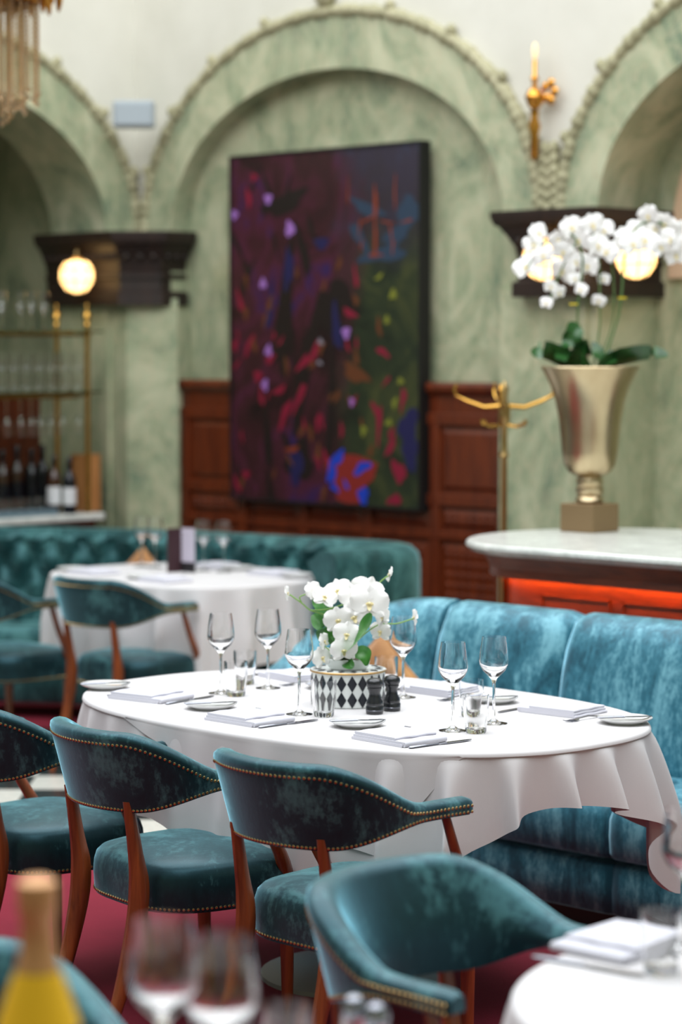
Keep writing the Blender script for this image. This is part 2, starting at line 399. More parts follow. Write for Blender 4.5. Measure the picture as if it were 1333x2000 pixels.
capital([(-2.44, 3.66), (-2.44, 3.53), (-2.03, 3.53), (-2.03, 4.05)], wb, 'dark carved wooden capital between the two right arches')

# mahogany wainscot inside the main arch
wn = empty('wall_wainscot', (0, 0, 0), kind='structure', label='mahogany panelled wainscot under the painting')
WF = WY + .075
MB().box(ACX-HW, ACX+HW, WF, WY+.12, 0, 1.55).build('backing', 'wainscot_wood', wn, False)
moulding(MB(), [(ACX-HW, WF), (ACX+HW, WF)], [(0, 1.52), (.012, 1.52), (.03, 1.545), (.03, 1.565), (.022, 1.58), (-.04, 1.58), (-.04, 1.52)]).build('cap_rail', 'wainscot_wood', wn, False)
for z0, z1 in ((1.38, 1.435), (1.00, 1.055), (.84, .88), (.10, .17)):
    MB().box(ACX-HW, ACX+HW, WF-.018, WF, z0, z1).build('rail', 'wainscot_wood', wn, False, bevel=.004)
K = 5
for i in range(K+1):
    x = ACX - HW + .03 + i*(2*HW-.06)/K
    MB().box(x-.03, x+.03, WF-.016, WF, .17, 1.38).build('stile', 'wainscot_wood', wn, False, bevel=.004)
for i in range(K):
    x0 = ACX - HW + .06 + i*(2*HW-.06)/K + .015; x1 = x0 + (2*HW-.06)/K - .09
    for z0, z1 in ((1.075, 1.36), (.90, .985), (.19, .82)):
        mb = MB(); c = .02
        mb.loft([[(x0, WF-.001, z0), (x1, WF-.001, z0), (x1, WF-.001, z1), (x0, WF-.001, z1)],
                 [(x0+c, WF-.011, z0+c), (x1-c, WF-.011, z0+c), (x1-c, WF-.011, z1-c), (x0+c, WF-.011, z1-c)]])
        p = mb.build('panel', 'wainscot_wood', wn, False)
        if z0 < .5 or z0 == .90:   # carved diaper of small bosses
            mb = MB(); nx = 7; nz = 12 if z0 < .5 else 2
            for a in range(nx):
                for b in range(nz):
                    mb.ball((x0+c+(a+.5)*(x1-x0-2*c)/nx, WF-.012, z0+c+(b+.5)*(z1-z0-2*c)/nz), (.014, .008, .014), 6, 4)
            tag(mb.build('carving', 'wainscot_wood', p), kind='stuff')
#NEXT
# ------------------------------------------------------------------ velvet armchairs
def chair_back_point(u):
    a = abs(u); sg = 1 if u >= 0 else -1
    if a <= .74:
        t = a/.74*pi/2; p = Vector((.238*sin(t), -.035 - .215*cos(t))); nn = Vector((sin(t)/.238, -cos(t)/.215)).normalized()
    else:
        k = (a-.74)/.26; p = Vector((.238 + .012*k*k, -.035 + .165*k)); nn = Vector((1, 0))
    return Vector((sg*p.x, p.y)), Vector((sg*nn.x, nn.y))
def back_top(a): return .803 - .108*smooth01(.26, .80, a)
def back_bot(a): return .603 + .052*smooth01(.30, .76, a)
def back_off(a, o, h, B): return o + .05*(1 - smooth01(.35, .95, a))*(h - B)/.2
def make_chair():
    root = empty('velvet_armchair', cat='chair')
    rings = []; N = 72
    for i in range(N+1):
        u = -1 + 2*i/N; a = abs(u); p, nn = chair_back_point(u); T, B = back_top(a), back_bot(a)
        th = .056 - .008*smooth01(.5, 1, a)
        if a > .985: T -= .006; B += .006; th *= .7
        r = min(.02, (T-B)*.45); sec = []
        for k in range(5): sec.append((th/2, B + (T-r-B)*k/4))
        for k in range(1, 6): sec.append((th/2*cos(pi*k/6), T - r + r*sin(pi*k/6)))
        for k in range(4, -1, -1): sec.append((-th/2 - .016*(1-smooth01(.5, 1, a))*sin(pi*k/4), B + (T-r-B)*k/4))
        rings.append([((p + nn*back_off(a, o, h, B)).x, (p + nn*back_off(a, o, h, B)).y, h) for o, h in sec])
    MB().loft(rings).build('backrest', 'velvet', root, True, 50)
    mb = MB()                       # seat
    rings = []; M = 48
    def sring(k, h):
        out = []
        for j in range(M):
            t = 2*pi*j/M; c, s = cos(t), sin(t); e = 2/3.6
            x = .232*k*abs(c)**e*(1 if c > 0 else -1); y = .215*k*abs(s)**e*(1 if s > 0 else -1)
            x *= 1 + .08*y/.23
            out.append((x, y + .035, h))
        return out
    for k, h in ((.90, .345), (.985, .348), (1.0, .36), (1.01, .40), (1.0, .43), (.975, .45), (.92, .463), (.8, .472), (.6, .479), (.3, .483), (.02, .484)): rings.append(sring(k, h))
    mb.loft(rings).build('seat', 'velvet', root, True, 60)
    def nail(mb, p, nrm, r=.0042):
        z = Vector((0, 0, 1)); nrm = Vector(nrm).normalized(); a = nrm.cross(z).normalized(); b = a.cross(nrm); p = Vector(p)
        ring = [p + (a*cos(t) + b*sin(t))*r for t in [2*pi*j/6 for j in range(6)]]
        mid = [p + nrm*r*.55 + (a*cos(t) + b*sin(t))*r*.7 for t in [2*pi*j/6 for j in range(6)]]
        k = len(mb.v); mb.loft([ring, mid], True, False); mb.v.append(tuple(p + nrm*r*.8)); q = len(mb.v)-1
        for j in range(6): mb.f.append((k+6+j, k+6+(j+1) % 6, q))
    mb = MB(); n = 104
    for i in range(n+1):
        u = -.985 + 1.97*i/n; a = abs(u); p, nn = chair_back_point(u); T, B = back_top(a), back_bot(a); th = .056 - .008*smooth01(.5, 1, a)
        for h in (T - min(.03, (T-B)*.5), B + .006):
            q = p + nn*back_off(a, th/2, h, B); nail(mb, (q.x, q.y, h), (nn.x, nn.y, -.1))
    tag(mb.build('nailhead_trim', 'nail_brass', root), kind='stuff')
    mb = MB(); rr = sring(1.0, .358); n = 130
    per = [Vector(p) for p in rr] + [Vector(rr[0])]; L = [0]
    for a, b in zip(per, per[1:]): L.append(L[-1] + (b-a).length)
    j = 0
    for i in range(n):
        s = L[-1]*i/n
        while L[j+1] < s: j += 1
        p = per[j].lerp(per[j+1], (s-L[j])/(L[j+1]-L[j])); d = per[j+1]-per[j]; nail(mb, p, (d.y, -d.x, 0))
    tag(mb.build('nailhead_trim', 'nail_brass', root), kind='stuff')
    def leg(pts):                   # pts: x, y, z, half width, half depth
        rs = []
        for x, y, z, hx, hy in pts:
            c = .3
            rs.append([(x+hx*a, y+hy*b, z) for a, b in ((1, -c), (1, c), (c, 1), (-c, 1), (-1, c), (-1, -c), (-c, -1), (c, -1))])
        fine = []
        for i in range(len(rs)-1):
            p0, p1, p2, p3 = rs[max(i-1, 0)], rs[i], rs[i+1], rs[min(i+2, len(rs)-1)]
            for s in range(4):
                t = s/4; f = lambda a, b, c_, d: .5*(2*b + (c_-a)*t + (2*a-5*b+4*c_-d)*t*t + (3*b-a-3*c_+d)*t**3)
                fine.append([tuple(f(p0[k][q], p1[k][q], p2[k][q], p3[k][q]) for q in range(3)) for k in range(8)])
        fine.append(rs[-1])
        MB().loft(fine).build('leg', 'mahogany', root, True, 50)
    for sg in (-1, 1):
        leg([(sg*.138, -.320, 0, .013, .015), (sg*.139, -.262, .15, .016, .019), (sg*.140, -.216, .32, .019, .026), (sg*.141, -.206, .42, .019, .026), (sg*.142, -.216, .50, .015, .019), (sg*.143, -.236, .63, .012, .014)])
        leg([(sg*.190, .200, 0, .013, .013), (sg*.192, .197, .2, .017, .017), (sg*.198, .190, .36, .021, .021), (sg*.236, .155, .45, .017, .019), (sg*.247, .100, .55, .013, .015), (sg*.242, .06, .665, .011, .012)])
    return root
chair0 = make_chair(); chair_used = [False]
GM = 'velvet armchairs at the main table'
for x, y, rz, lab in ((.715, -.71, 0, 'teal velvet armchair at the main table, nearest of the three, arm before the cloth'),
                      (.10, -.705, -9, 'middle teal velvet armchair of the three along the near side of the main table'),
                      (-.50, -.70, -4, 'teal velvet armchair at the left frame edge, farthest of three at the main table')):
    put(chair0, chair_used, (x, y, .004), radians(rz), lab, GM)
def chair_view(x, z, ang, lab, g):  # ang: room rotation in degrees
    p = cz(x, z); return put(chair0, chair_used, (p.x, p.y, .004), radians(ang), lab, g)
p = cz(.19, 4.05); f = (cz(.73, 3.55) - p)
chair_view(.262, 4.07, math.degrees(math.atan2(f.y, f.x)) - 90, 'large blurred teal velvet armchair in the foreground showing the inside of its back', 'velvet armchairs near the camera')
p = cz(-.515, 3.42); f = (cz(-.15, 2.90) - p)
chair_view(-.515, 3.42, math.degrees(math.atan2(f.y, f.x)) - 90, 'blurred teal chair arm in the bottom left corner behind the yellow bottle', 'velvet armchairs near the camera')
GB = 'velvet armchairs at the back table'
chair_view(-.87, 9.98, 3, 'blurred velvet armchair in front of the back table, on the right of the pair', GB)
chair_view(-1.43, 10.15, 3, 'blurred velvet armchair at the back table, left of the pair', GB)

# ------------------------------------------------------------------ draped tables
def superell(a, b, p, t):
    c, s = cos(t), sin(t)
    return Vector((a*abs(c)**(2/p)*(1 if c >= 0 else -1), b*abs(s)**(2/p)*(1 if s >= 0 else -1)))
def drape(name, mat, c, a, b, p, top, drop, fold, K=360, seed=1, parent=None, fq=5.0):
    # top sheet, rounded edge and hanging skirt whose length follows drop(x, y, nx, ny)
    ts = [2*pi*k/K for k in range(K)]
    P = [superell(a, b, p, t) for t in ts]
    # resample evenly by arc length
    L = [0]
    for k in range(K): L.append(L[-1] + (P[(k+1) % K]-P[k]).length)
    Q = []; j = 0
    for k in range(K):
        s = L[-1]*k/K
        while L[j+1] < s: j += 1
        Q.append(P[j].lerp(P[(j+1) % K], (s-L[j])/max(1e-9, L[j+1]-L[j])))
    NR = []
    for k in range(K):
        d = Q[(k+1) % K] - Q[k-1]; NR.append(Vector((d.y, -d.x)).normalized())
    Lh = [drop(Q[k].x, Q[k].y, NR[k].x, NR[k].y) for k in range(K)]
    for _ in range(2): Lh = [(Lh[k-1] + 2*Lh[k] + Lh[(k+1) % K])/4 for k in range(K)]
    rings = []
    for sc in (.02, .25, .5, .75, .92, .98):
        rings.append([(c[0]+q.x*sc, c[1]+q.y*sc, top) for q in Q])
    R = .012
    for i in range(1, 5):
        t = pi/2*i/4; rings.append([(c[0]+q.x + n_.x*(R*sin(t)-R*.6), c[1]+q.y + n_.y*(R*sin(t)-R*.6), top - R*(1-cos(t))) for q, n_ in zip(Q, NR)])
    V = 18; per = L[-1]
    for i in range(1, V+1):
        v = i/V; ring = []
        for k, (q, n_) in enumerate(zip(Q, NR)):
            s = L[-1]*k/K; ln = max(.001, Lh[k] - R); h = v*ln
            am = fold(q.x, q.y)*min(1.6, (h/.13))**.75
            ph = s*2*pi
            w = .5 + .5*sin(ph*round(per*fq)/per + 1.3*sin(ph*3/per + seed)); w = w**1.6; w2 = .5 + .5*sin(ph*round(per*8.3)/per + seed*2)
            o = .004 + am*(.85*w + .15*w2) + .01*h
            tx = Vector((-n_.y, n_.x))*am*.35*cos(ph*round(per*fq)/per)
            ring.append((c[0]+q.x+n_.x*o+tx.x, c[1]+q.y+n_.y*o+tx.y, top - R - h))
        rings.append(ring)
    return MB().loft(rings, True, False).build(name, mat, parent, True, 80)
def rect_drop(ax0, ax1, by0, by1, cap):
    def f(x, y, nx, ny):
        d = 9
        if nx > 1e-4: d = min(d, (ax1-x)/nx)
        if nx < -1e-4: d = min(d, (ax0-x)/nx)
        if ny > 1e-4: d = min(d, (by1-y)/ny)
        if ny < -1e-4: d = min(d, (by0-y)/ny)
        return max(.02, min(cap, d))
    return f
def table_body(name, c, a, b, p, label, grp=None):
    t = empty(name, (c[0], c[1], .004), label=label, cat='table', group=grp)
    rings = [[(q.x*k, q.y*k, h) for q in [superell(a, b, p, 2*pi*j/64) for j in range(64)]] for k, h in ((.96, .705), (.985, .712), (.985, .738), (.97, .744))]
    MB().loft(rings).build('tabletop', 'dark_oak', t, True, 30)
    MB().lathe([(.04, .03), (.05, .06), (.035, .1), (.032, .6), (.06, .68), (.16, .704)], 24, caps=True).build('pedestal', 'base_grey', t)
    MB().lathe([(.26, 0), (.26, .012), (.20, .025), (.05, .04)], 36, caps=True).build('base_plate', 'base_grey', t)
    return t
MA, MBB, MP = .86, .545, 2.5; MC = (.04, -.015)
table_body('dining_table', MC, MA, MBB, MP, 'oval pedestal table under the white cloth in the middle of the picture')
def main_drop(x, y, nx, ny):
    c, s_ = cos(radians(12)), sin(radians(12))
    return rect_drop(-1.02, 1.0, -.835, .86, .45)(c*x - s_*y, s_*x + c*y, c*nx - s_*ny, s_*nx + c*ny)
def main_fold(x, y): return .016 + .042*smooth01(.40, .70, x) + .022*smooth01(.3, .6, -x)
TOP = .75
tc_ = tag(drape('tablecloth', 'linen', MC, MA, MBB, MP, TOP, main_drop, main_fold, 480, fq=6.2), 'long white linen cloth over the main oval table, corners hanging low', 'tablecloth')
def slip_drop(x, y, nx, ny):
    if y > -.2 or ny > -.5: return .0135
    if x > .56: return max(.0135, .27*(1 - (x-.56)/.17))
    return max(.0135, .27 - .24*abs(x-.56)/.85)
sl = tag(drape('slip_cloth', 'linen', MC, MA+.004, MBB+.004, MP, TOP+.0015, slip_drop, lambda x, y: .012, 720), 'second white overlay cloth with a pointed corner hanging between the two nearer chairs', 'tablecloth')
TT = TOP + .0018

def round_table(c, r, cloth_label, body_label, drop=.34, seed=3):
    table_body('dining_table', c, r, r, 2.0, body_label)
    return tag(drape('tablecloth', 'linen', c, r, r, 2.02, TOP, rect_drop(-r-drop*.62, r+drop*.62, -r-drop*.62, r+drop*.62, .40), lambda x, y: .035, 260, seed), cloth_label, 'tablecloth')
q = cz(.75, 3.55); RT = (q.x, q.y)
round_table(RT, .49, 'blurred white cloth on the round table in the bottom right corner', 'round pedestal table under the cloth in the bottom right corner')
q = cz(-.15, 2.90); FT = (q.x, q.y)
round_table(FT, .47, 'white cloth on the nearest table just below the frame, carrying the champagne bottle', 'nearest round table below the frame under the champagne bottle', .25, 5)
q = cz(-.69, 10.55); BT = (q.x, q.y)
table_body('dining_table', BT, .60, .47, 2.8, 'pedestal table under the white cloth in front of the tufted booth')
tag(drape('tablecloth', 'linen', BT, .60, .47, 2.8, TOP, rect_drop(-.93, .93, -.84, .84, .42), lambda x, y: .03, 260, 9), 'blurred white cloth on the back table in front of the tufted booth', 'tablecloth')

# ------------------------------------------------------------------ main sofa
sofa = empty('curved_sofa', (0, 0, 0), label='bright blue velvet sofa with upright back behind the main table', cat='sofa')
SEAM = [-.227 + .545*k for k in range(-1, 5)]
BP = [(1.13, .40), (1.135, .48), (1.145, .56), (1.158, .64), (1.172, .71), (1.188, .77), (1.205, .82), (1.228, .86), (1.26, .885), (1.30, .893), (1.335, .88), (1.36, .85), (1.372, .80), (1.375, .60), (1.375, .12), (1.30, .12)]
for a, b in zip(SEAM, SEAM[1:]):
    rings = []; n = 26
    for i in range(n+1):
        x = a + (b-a)*i/n; e = min(x-a, b-x); sq = .020*exp(-(e/.022)**2)
        bul = .014*sin(pi*(x-a)/(b-a))**.5 if 0 < i < n else 0
        rings.append([(x, y + (sq - bul if y < 1.25 else (-sq*.3 if y > 1.34 else 0)), h - (sq*.7 if h > .8 else 0)) for y, h in BP])
    MB().loft(rings).build('back_cushion', 'velvet_sofa_lit', sofa, True, 60)
    SP = [(1.15, .25), (.80, .25), (.752, .255), (.74, .27), (.735, .32), (.738, .37), (.75, .405), (.775, .425), (.82, .436), (.95, .442), (1.15, .44)]
    rings = []
    for i in range(n+1):
        x = a + (b-a)*i/n; e = min(x-a, b-x); sq = .016*exp(-(e/.014)**2)
        rings.append([(x, y + (sq if y < .8 else 0), h - (sq if h > .4 else 0)) for y, h in SP])
    MB().loft(rings).build('seat_cushion', 'velvet_sofa_lit', sofa, True, 60)
    BB = [(1.3, .085), (.775, .085), (.76, .095), (.756, .16), (.762, .225), (.778, .238), (1.3, .238)]
    rings = []
    for i in range(n+1):
        x = a + (b-a)*i/n; e = min(x-a, b-x); sq = .010*exp(-(e/.012)**2)
        rings.append([(x, y + (sq if y < .8 else 0), h) for y, h in BB])
    MB().loft(rings).build('base_panel', 'velvet_sofa_lit', sofa, True, 60)
MB().box(SEAM[0]+.02, SEAM[-1], .82, 1.33, .004, .09).build('plinth', 'plinth_dark', sofa, False)
# rounded end that sweeps forward and dips into a low arm
pth = []; c0 = (SEAM[0], .90); R0 = .23
for k in range(15): t = pi/2 + pi/2*k/14; pth.append((c0[0]+R0*cos(t), c0[1]+R0*sin(t), cos(t), sin(t)))
for k in range(1, 8): pth.append((c0[0]-R0, c0[1]-.19*k/7, -1, 0))
rings = []
for i, (x, y, nx, ny) in enumerate(pth):
    k = i/(len(pth)-1); hs = 1 - .30*smooth01(.1, 1, k); tw = 1 - .25*k
    e = 1 if i < len(pth)-1 else .93
    rings.append([(x + nx*(o-1.13)*tw*e, y + ny*(o-1.13)*tw*e, .12 + (h-.12)*hs*e) for o, h in BP[:-2] + [(1.375, .0), (1.13, .0)]])
MB().loft(rings).build('arm', 'velvet_sofa_lit', sofa, True, 60)
MB().loft([[(x, y, h) for x, y in [(SEAM[0], .74)] + [(p_[0], p_[1]) for p_ in pth[::-1]]] for h in (.09, .42, .438)]).build('seat_corner', 'velvet_sofa_lit', sofa, True, 40)

# tan suede cushion leaning in the sofa corner
q = Vector((-.50, 1.02, 0))
def cushion(name, loc, s, label, rz):
    e = empty(name, loc, rz, label, 'cushion', 'tan cushions')
    rings = []
    def f(u, v, sg):
        x, y = (u-.5)*2, (v-.5)*2
        d = (1-x**4)*(1-y**4); t = .30*s*max(0, d)**.6*.5
        px, py = x*s/2*(1-.07*(1-y*y)), y*s/2*(1-.07*(1-x*x))
        chop = .035*exp(-(((px+py)/.06)**2))*max(0, d)
        return Vector(((px-py)*.7071, sg*(t - chop), (px+py)*.7071))
    mb = MB()
    for sg in (1, -1): mb.grid(lambda u, v: f(u, v, sg), 20, 20)
    o = mb.build('cover', 'tan_suede', e, True, 60); o.rotation_euler = (radians(-12), 0, 0); o.location = (0, 0, s*.70)
    p = MB(); ring = [f(u, v, 1) for u, v in [(k/20, 0) for k in range(20)] + [(1, k/20) for k in range(20)] + [(1-k/20, 1) for k in range(20)] + [(0, 1-k/20) for k in range(21)]]
    q_ = p.tube(ring, .004, 6).build('piping', 'tan_suede', o)
    return e
cushion('scatter_cushion', (-.76, .90, .437), .27, 'tan suede cushion standing on its corner on the sofa behind the orchids', radians(20))

# ------------------------------------------------------------------ booth at the back
booth = empty('tufted_booth', (0, 0, 0), label='deep teal button-tufted curved booth below the painting', cat='booth')
CP = [(.72, .20), (.735, .45), (.725, .68), (.62, .80), (.40, .82), (.0, .745), (-.5, .63), (-.95, .48), (-1.3, .30), (-1.55, .10)]
CP = [Vector((BT[0]+.03+a, BT[1]+b)) for a, b in CP]
def catmull(P, m):
    out = []
    for i in range(len(P)-1):
        p0, p1, p2, p3 = P[max(i-1, 0)], P[i], P[i+1], P[min(i+2, len(P)-1)]
        for s in range(m):
            t = s/m; out.append(.5*(2*p1 + (p2-p0)*t + (2*p0-5*p1+4*p2-p3)*t*t + (3*p1-p0-3*p2+p3)*t**3))
    return out + [P[-1]]
bp = catmull(CP, 14)
def booth_ring(p, nn, s, tuft=True):
    sec = [(0, .06), (0, .3), (0, .6), (0, .80), (.01, .845), (.04, .875), (.08, .885), (.12, .875), (.15, .845)]
    hs = [.83 - .02*k for k in range(21)]
    out = [(p.x + nn.x*o, p.y + nn.y*o, h) for o, h in sec]
    for h in hs:
        a, b = s/.17, h/.24
        w = sqrt(abs(sin(pi*(a+b)))*abs(sin(pi*(a-b)))) if tuft else .7
        o = .115 + .075*w
        out.append((p.x + nn.x*o, p.y + nn.y*o, h))
    out.append((p.x + nn.x*.125, p.y + nn.y*.125, .06))
    return out
rings = []; s = 0; NB = []
for i, p in enumerate(bp):
    d = (bp[min(i+1, len(bp)-1)] - bp[max(i-1, 0)]).normalized(); nn = Vector((-d.y, d.x)); NB.append(nn)
    if i: s += (p-bp[i-1]).length
    rings.append(booth_ring(p, nn, s))
MB().loft(rings).build('tufted_back', 'velvet_booth_lit', booth, True, 70)
MB().loft([[(p.x + n_.x*o, p.y + n_.y*o, h) for o, h in ((.13, .08), (.40, .08), (.42, .11), (.42, .40), (.40, .43), (.13, .44))] for p, n_ in list(zip(bp, NB))[44:]]).build('seat', 'velvet_booth_lit', booth, True, 50)
mb = MB(); s = 0
for i, p in enumerate(bp):
    if i: s += (p-bp[i-1]).length
btn = []
S = [0]
for a, b in zip(bp, bp[1:]): S.append(S[-1] + (b-a).length)
for row in range(4):
    h = .48 + .12*row; k = 0
    while True:
        sv = .17*(k/1.0 + (.5 if row % 2 else 0)) + .06; k += 1
        if sv > S[-1] - .02: break
        j = max(i for i in range(len(S)) if S[i] <= sv); p = bp[j]; nn = NB[j]
        mb.ball((p.x+nn.x*.137, p.y+nn.y*.137, h), .011, 8, 5)
tag(mb.build('button', 'velvet_booth_lit', booth), kind='stuff')
cushion('scatter_cushion', (BT[0]-.68, BT[1]+.33, .437), .27, 'blurred tan cushion on the back booth behind the wine glasses', radians(35))
#NEXT2
# ------------------------------------------------------------------ painting
PF = WY + .012
pa = onY(452, 310, PF); pb = onY(820, 279, PF); pc_ = onY(455, 962, PF)
px0, px1, pz0, pz1 = pa.x, pb.x, 1.0, (pa.z+pb.z)/2
pz0 = pz1 - 1.715
art = empty('wall_painting', ((px0+px1)/2, WY+.07, pz0), label='large dark abstract canvas with crimson strokes and lilac dots', cat='painting')
mb = MB().box(px0, px1, PF, PF+.062, pz0, pz1); mb.v = [(a-art.location.x, b-art.location.y, c-art.location.z) for a, b, c in mb.v]
mb.build('canvas', 'painting', art, False)
mb = MB(); fw = .012
for x0, x1, z0, z1 in ((px0-fw, px0, pz0-fw, pz1+fw), (px1, px1+fw, pz0-fw, pz1+fw), (px0, px1, pz0-fw, pz0), (px0, px1, pz1, pz1+fw)): mb.box(x0, x1, PF-.006, PF+.064, z0, z1)
mb.v = [(a-art.location.x, b-art.location.y, c-art.location.z) for a, b, c in mb.v]
mb.build('frame', 'canvas_edge', art, False)
W_, H_ = px1-px0, pz1-pz0
rnd = random.Random(11)
LAY = [0]
def strokes(mat, items):            # items: u, v (0..1 from top left), half length, half width, angle
    LAY[0] += 1
    mb = MB(); y = PF - .001 - .00018*LAY[0] - art.location.y
    for k, (u, v, a, b, ang) in enumerate(items):
        cx, czz = px0 + u*W_ - art.location.x, H_*(1-v); t = radians(ang); n_ = 14
        vs = []
        for j in range(n_):
            q = 2*pi*j/n_; wob = 1 + .22*sin(3*q + k) + .12*sin(5*q + 2*k)
            x, z = a*cos(q)*wob, b*sin(q)*wob
            vs.append((min(max(cx + x*cos(t) - z*sin(t), -W_/2+.004), W_/2-.004), y - .000004*k, min(max(czz + x*sin(t) + z*cos(t), .004), H_-.004)))
        mb.add(vs, [tuple(range(n_))])
    o = mb.build('brush_strokes', mat, art, False); tag(o, kind='stuff'); return o
def scat(n_, u0, u1, v0, v1, a, b, ang0, ang1):
    return [(rnd.uniform(u0, u1), rnd.uniform(v0, v1), rnd.uniform(a*.5, a), rnd.uniform(b*.5, b), rnd.uniform(ang0, ang1)) for _ in range(n_)]
strokes('paint_umber', [(.30, .14, .16, .05, 15), (.40, .28, .14, .03, 110), (.30, .46, .34, .06, 84), (.42, .60, .38, .05, 74), (.56, .48, .16, .07, 130), (.60, .42, .12, .08, 150), (.38, .88, .10, .10, 40), (.55, .72, .30, .03, 86), (.20, .80, .22, .03, 96)] + scat(14, .02, .75, .05, .98, .12, .02, 50, 130))
strokes('paint_navy', [(.50, .26, .05, .03, 0), (.22, .44, .12, .025, 80), (.58, .50, .12, .03, 100), (.95, .78, .10, .06, 80), (.96, .85, .08, .05, 90), (.36, .90, .09, .05, 90), (.32, .33, .10, .035, 84)])
strokes('paint_slate', [(.74, .17, .12, .03, -20), (.90, .24, .12, .04, 30), (.70, .25, .10, .03, -50), (.95, .18, .08, .06, 0), (.82, .30, .16, .035, 5)])
strokes('paint_ochre', scat(26, .03, .78, .30, .98, .05, .018, 50, 130) + [(.68, .63, .09, .04, -20), (.48, .86, .05, .02, 85), (.80, .50, .05, .015, 100)])
strokes('paint_crimson', [(.10, .12, .05, .018, 100), (.13, .06, .02, .02, 0), (.05, .42, .06, .016, 110), (.10, .55, .07, .015, 60), (.02, .55, .03, .02, 90), (.40, .60, .06, .02, 40), (.46, .57, .06, .02, 60), (.65, .46, .05, .018, -20), (.68, .36, .06, .012, 100), (.82, .57, .05, .016, -25), (.30, .75, .09, .022, 62), (.38, .70, .09, .02, 60), (.27, .68, .05, .018, 20), (.15, .64, .03, .03, 0), (.22, .59, .04, .018, 30), (.17, .70, .05, .016, 100), (.48, .77, .05, .015, 80), (.80, .77, .10, .016, 85), (.78, .73, .05, .014, 120), (.86, .83, .06, .02, 60), (.90, .90, .06, .04, 130), (.52, .87, .04, .018, 110), (.03, .96, .05, .016, 120), (.88, .98, .05, .025, 10), (.92, .70, .06, .015, 80), (.08, .93, .03, .02, 0)] + scat(16, .02, .95, .45, .97, .045, .013, 30, 120))
strokes('paint_orange', [(.78, .16, .09, .014, 90), (.78, .25, .11, .011, 90), (.64, .12, .07, .005, 90), (.88, .13, .09, .006, 90), (.70, .22, .05, .006, 80), (.86, .24, .05, .006, 100), (.74, .20, .05, .006, 20), (.84, .21, .05, .005, -10), (.78, .30, .05, .008, 0), (.71, .27, .03, .006, 80), (.87, .28, .04, .006, 80), (.94, .21, .04, .006, 10), (.34, .85, .05, .016, 8)])
strokes('paint_lime', [(.87, .41, .026, .022, 60), (.84, .48, .022, .016, 80), (.91, .65, .02, .016, 0), (.88, .71, .03, .014, 70), (.85, .765, .024, .016, 10), (.72, .79, .028, .018, 80), (.80, .36, .03, .01, 30)])
strokes('paint_lilac', [(.21, .125, .026, .026, 0), (.02, .165, .022, .024, 0), (.33, .215, .032, .038, 0), (.18, .37, .024, .026, 0), (.21, .565, .024, .03, 0), (.19, .665, .022, .03, 0), (.63, .515, .026, .03, 0), (.66, .71, .014, .022, 0)])
strokes('paint_white', [(.495, .54, .014, .02, 60), (.49, .60, .01, .018, 80)])
R_ = .155
strokes('paint_red', [(.655, .925, R_, R_*.86, 0), (.63, .40, .0, .0, 0)][:1])
strokes('paint_blue', [(.585, .87, .055, .028, 35), (.555, .91, .06, .03, 80), (.57, .955, .035, .016, -30), (.715, .895, .065, .024, 25), (.72, .975, .05, .034, 90), (.63, .945, .03, .012, -60)])

# ------------------------------------------------------------------ globe lanterns, sconce, speaker, chandelier
def globe(px, py, plane, val, label):
    p = onY(px, py, val) if plane == 'Y' else Vector(val(px, py))
    e = empty('wall_lantern', p, radians(45) if plane != 'Y' else 0, label, 'lamp', 'globe lanterns on the capitals')
    r = .086
    mb = MB(); mb.lathe([(.02, -r), (.055, -r*.82), (r, -r*.28), (r, r*.42), (.06, r*.86), (.02, r)], 8, caps=True)
    mb.build('globe', 'globe_light', e, False)
    mb = MB()
    for j in range(8):
        t = 2*pi*j/8; mb.tube([((rr+.002)*cos(t), (rr+.002)*sin(t), z) for rr, z in ((.02, -r), (.055, -r*.82), (r, -r*.28), (r, r*.42), (.06, r*.86), (.02, r))], .003, 5)
    for rr, z in ((r, -r*.28), (r, r*.42)): mb.tube([((rr+.002)*cos(2*pi*j/8), (rr+.002)*sin(2*pi*j/8), z) for j in range(9)], .003, 5)
    mb.build('cage', 'old_brass', e)
    mb = MB().lathe([(.02, r), (.03, r+.008), (.012, r+.02), (.008, r+.05), (0, r+.052)], 12)
    mb.build('cap', 'old_brass', e)
    MB().tube([(0, 0, r+.045), (0, .05, r+.06), (0, .12, r+.05)], .007, 8).build('bracket', 'old_brass', e)
    return e
def lantern_left(px, py):           # in front of the reveal face of the corner capital
    d = onY(px, py, 3.26); return d
globe(150, 540, 'P', lantern_left, 'glowing globe lantern on the left capital above the bar')
globe(1062, 508, 'Y', 3.40, 'amber globe lantern half hidden behind the left orchid blooms')
globe(1243, 505, 'P', lambda a, b: onX(a, b, -1.83), 'bright globe lantern hanging under the right orchid blooms')
p = onY(1045, 185, WY-.05)
e = empty('wall_sconce', p, 0, 'gilt candle sconce on the white wall between the arches', 'lamp')
MB().lathe([(.008, -.07), (.03, -.05), (.045, -.01), (.03, .02), (.014, .03), (.012, .06), (.022, .07), (.010, .085), (.010, .15), (.006, .155)], 14, caps=True).build('candle_arm', 'gold_leaf', e)
MB().ball((0, 0, .19), (.012, .012, .04), 10, 7).build('bulb', 'bulb_small', e)
mb = MB()
for k in range(5): t = 2*pi*k/5; mb.ball((.06+.03*cos(t), .03, .01+.04*sin(t)), (.022, .014, .022), 8, 6)
mb.tube([(0, 0, -.04), (.03, .02, -.03), (.06, .05, 0)], .008, 8); mb.build('backplate', 'gold_leaf', e)
MB().lathe([(.0, -.30), (.02, -.27), (.018, -.18), (.028, -.14), (.016, -.10), (.022, -.07)], 10).build('drop', 'gold_leaf', e)
mb = MB()                           # carved stone tassel between the two arch rings
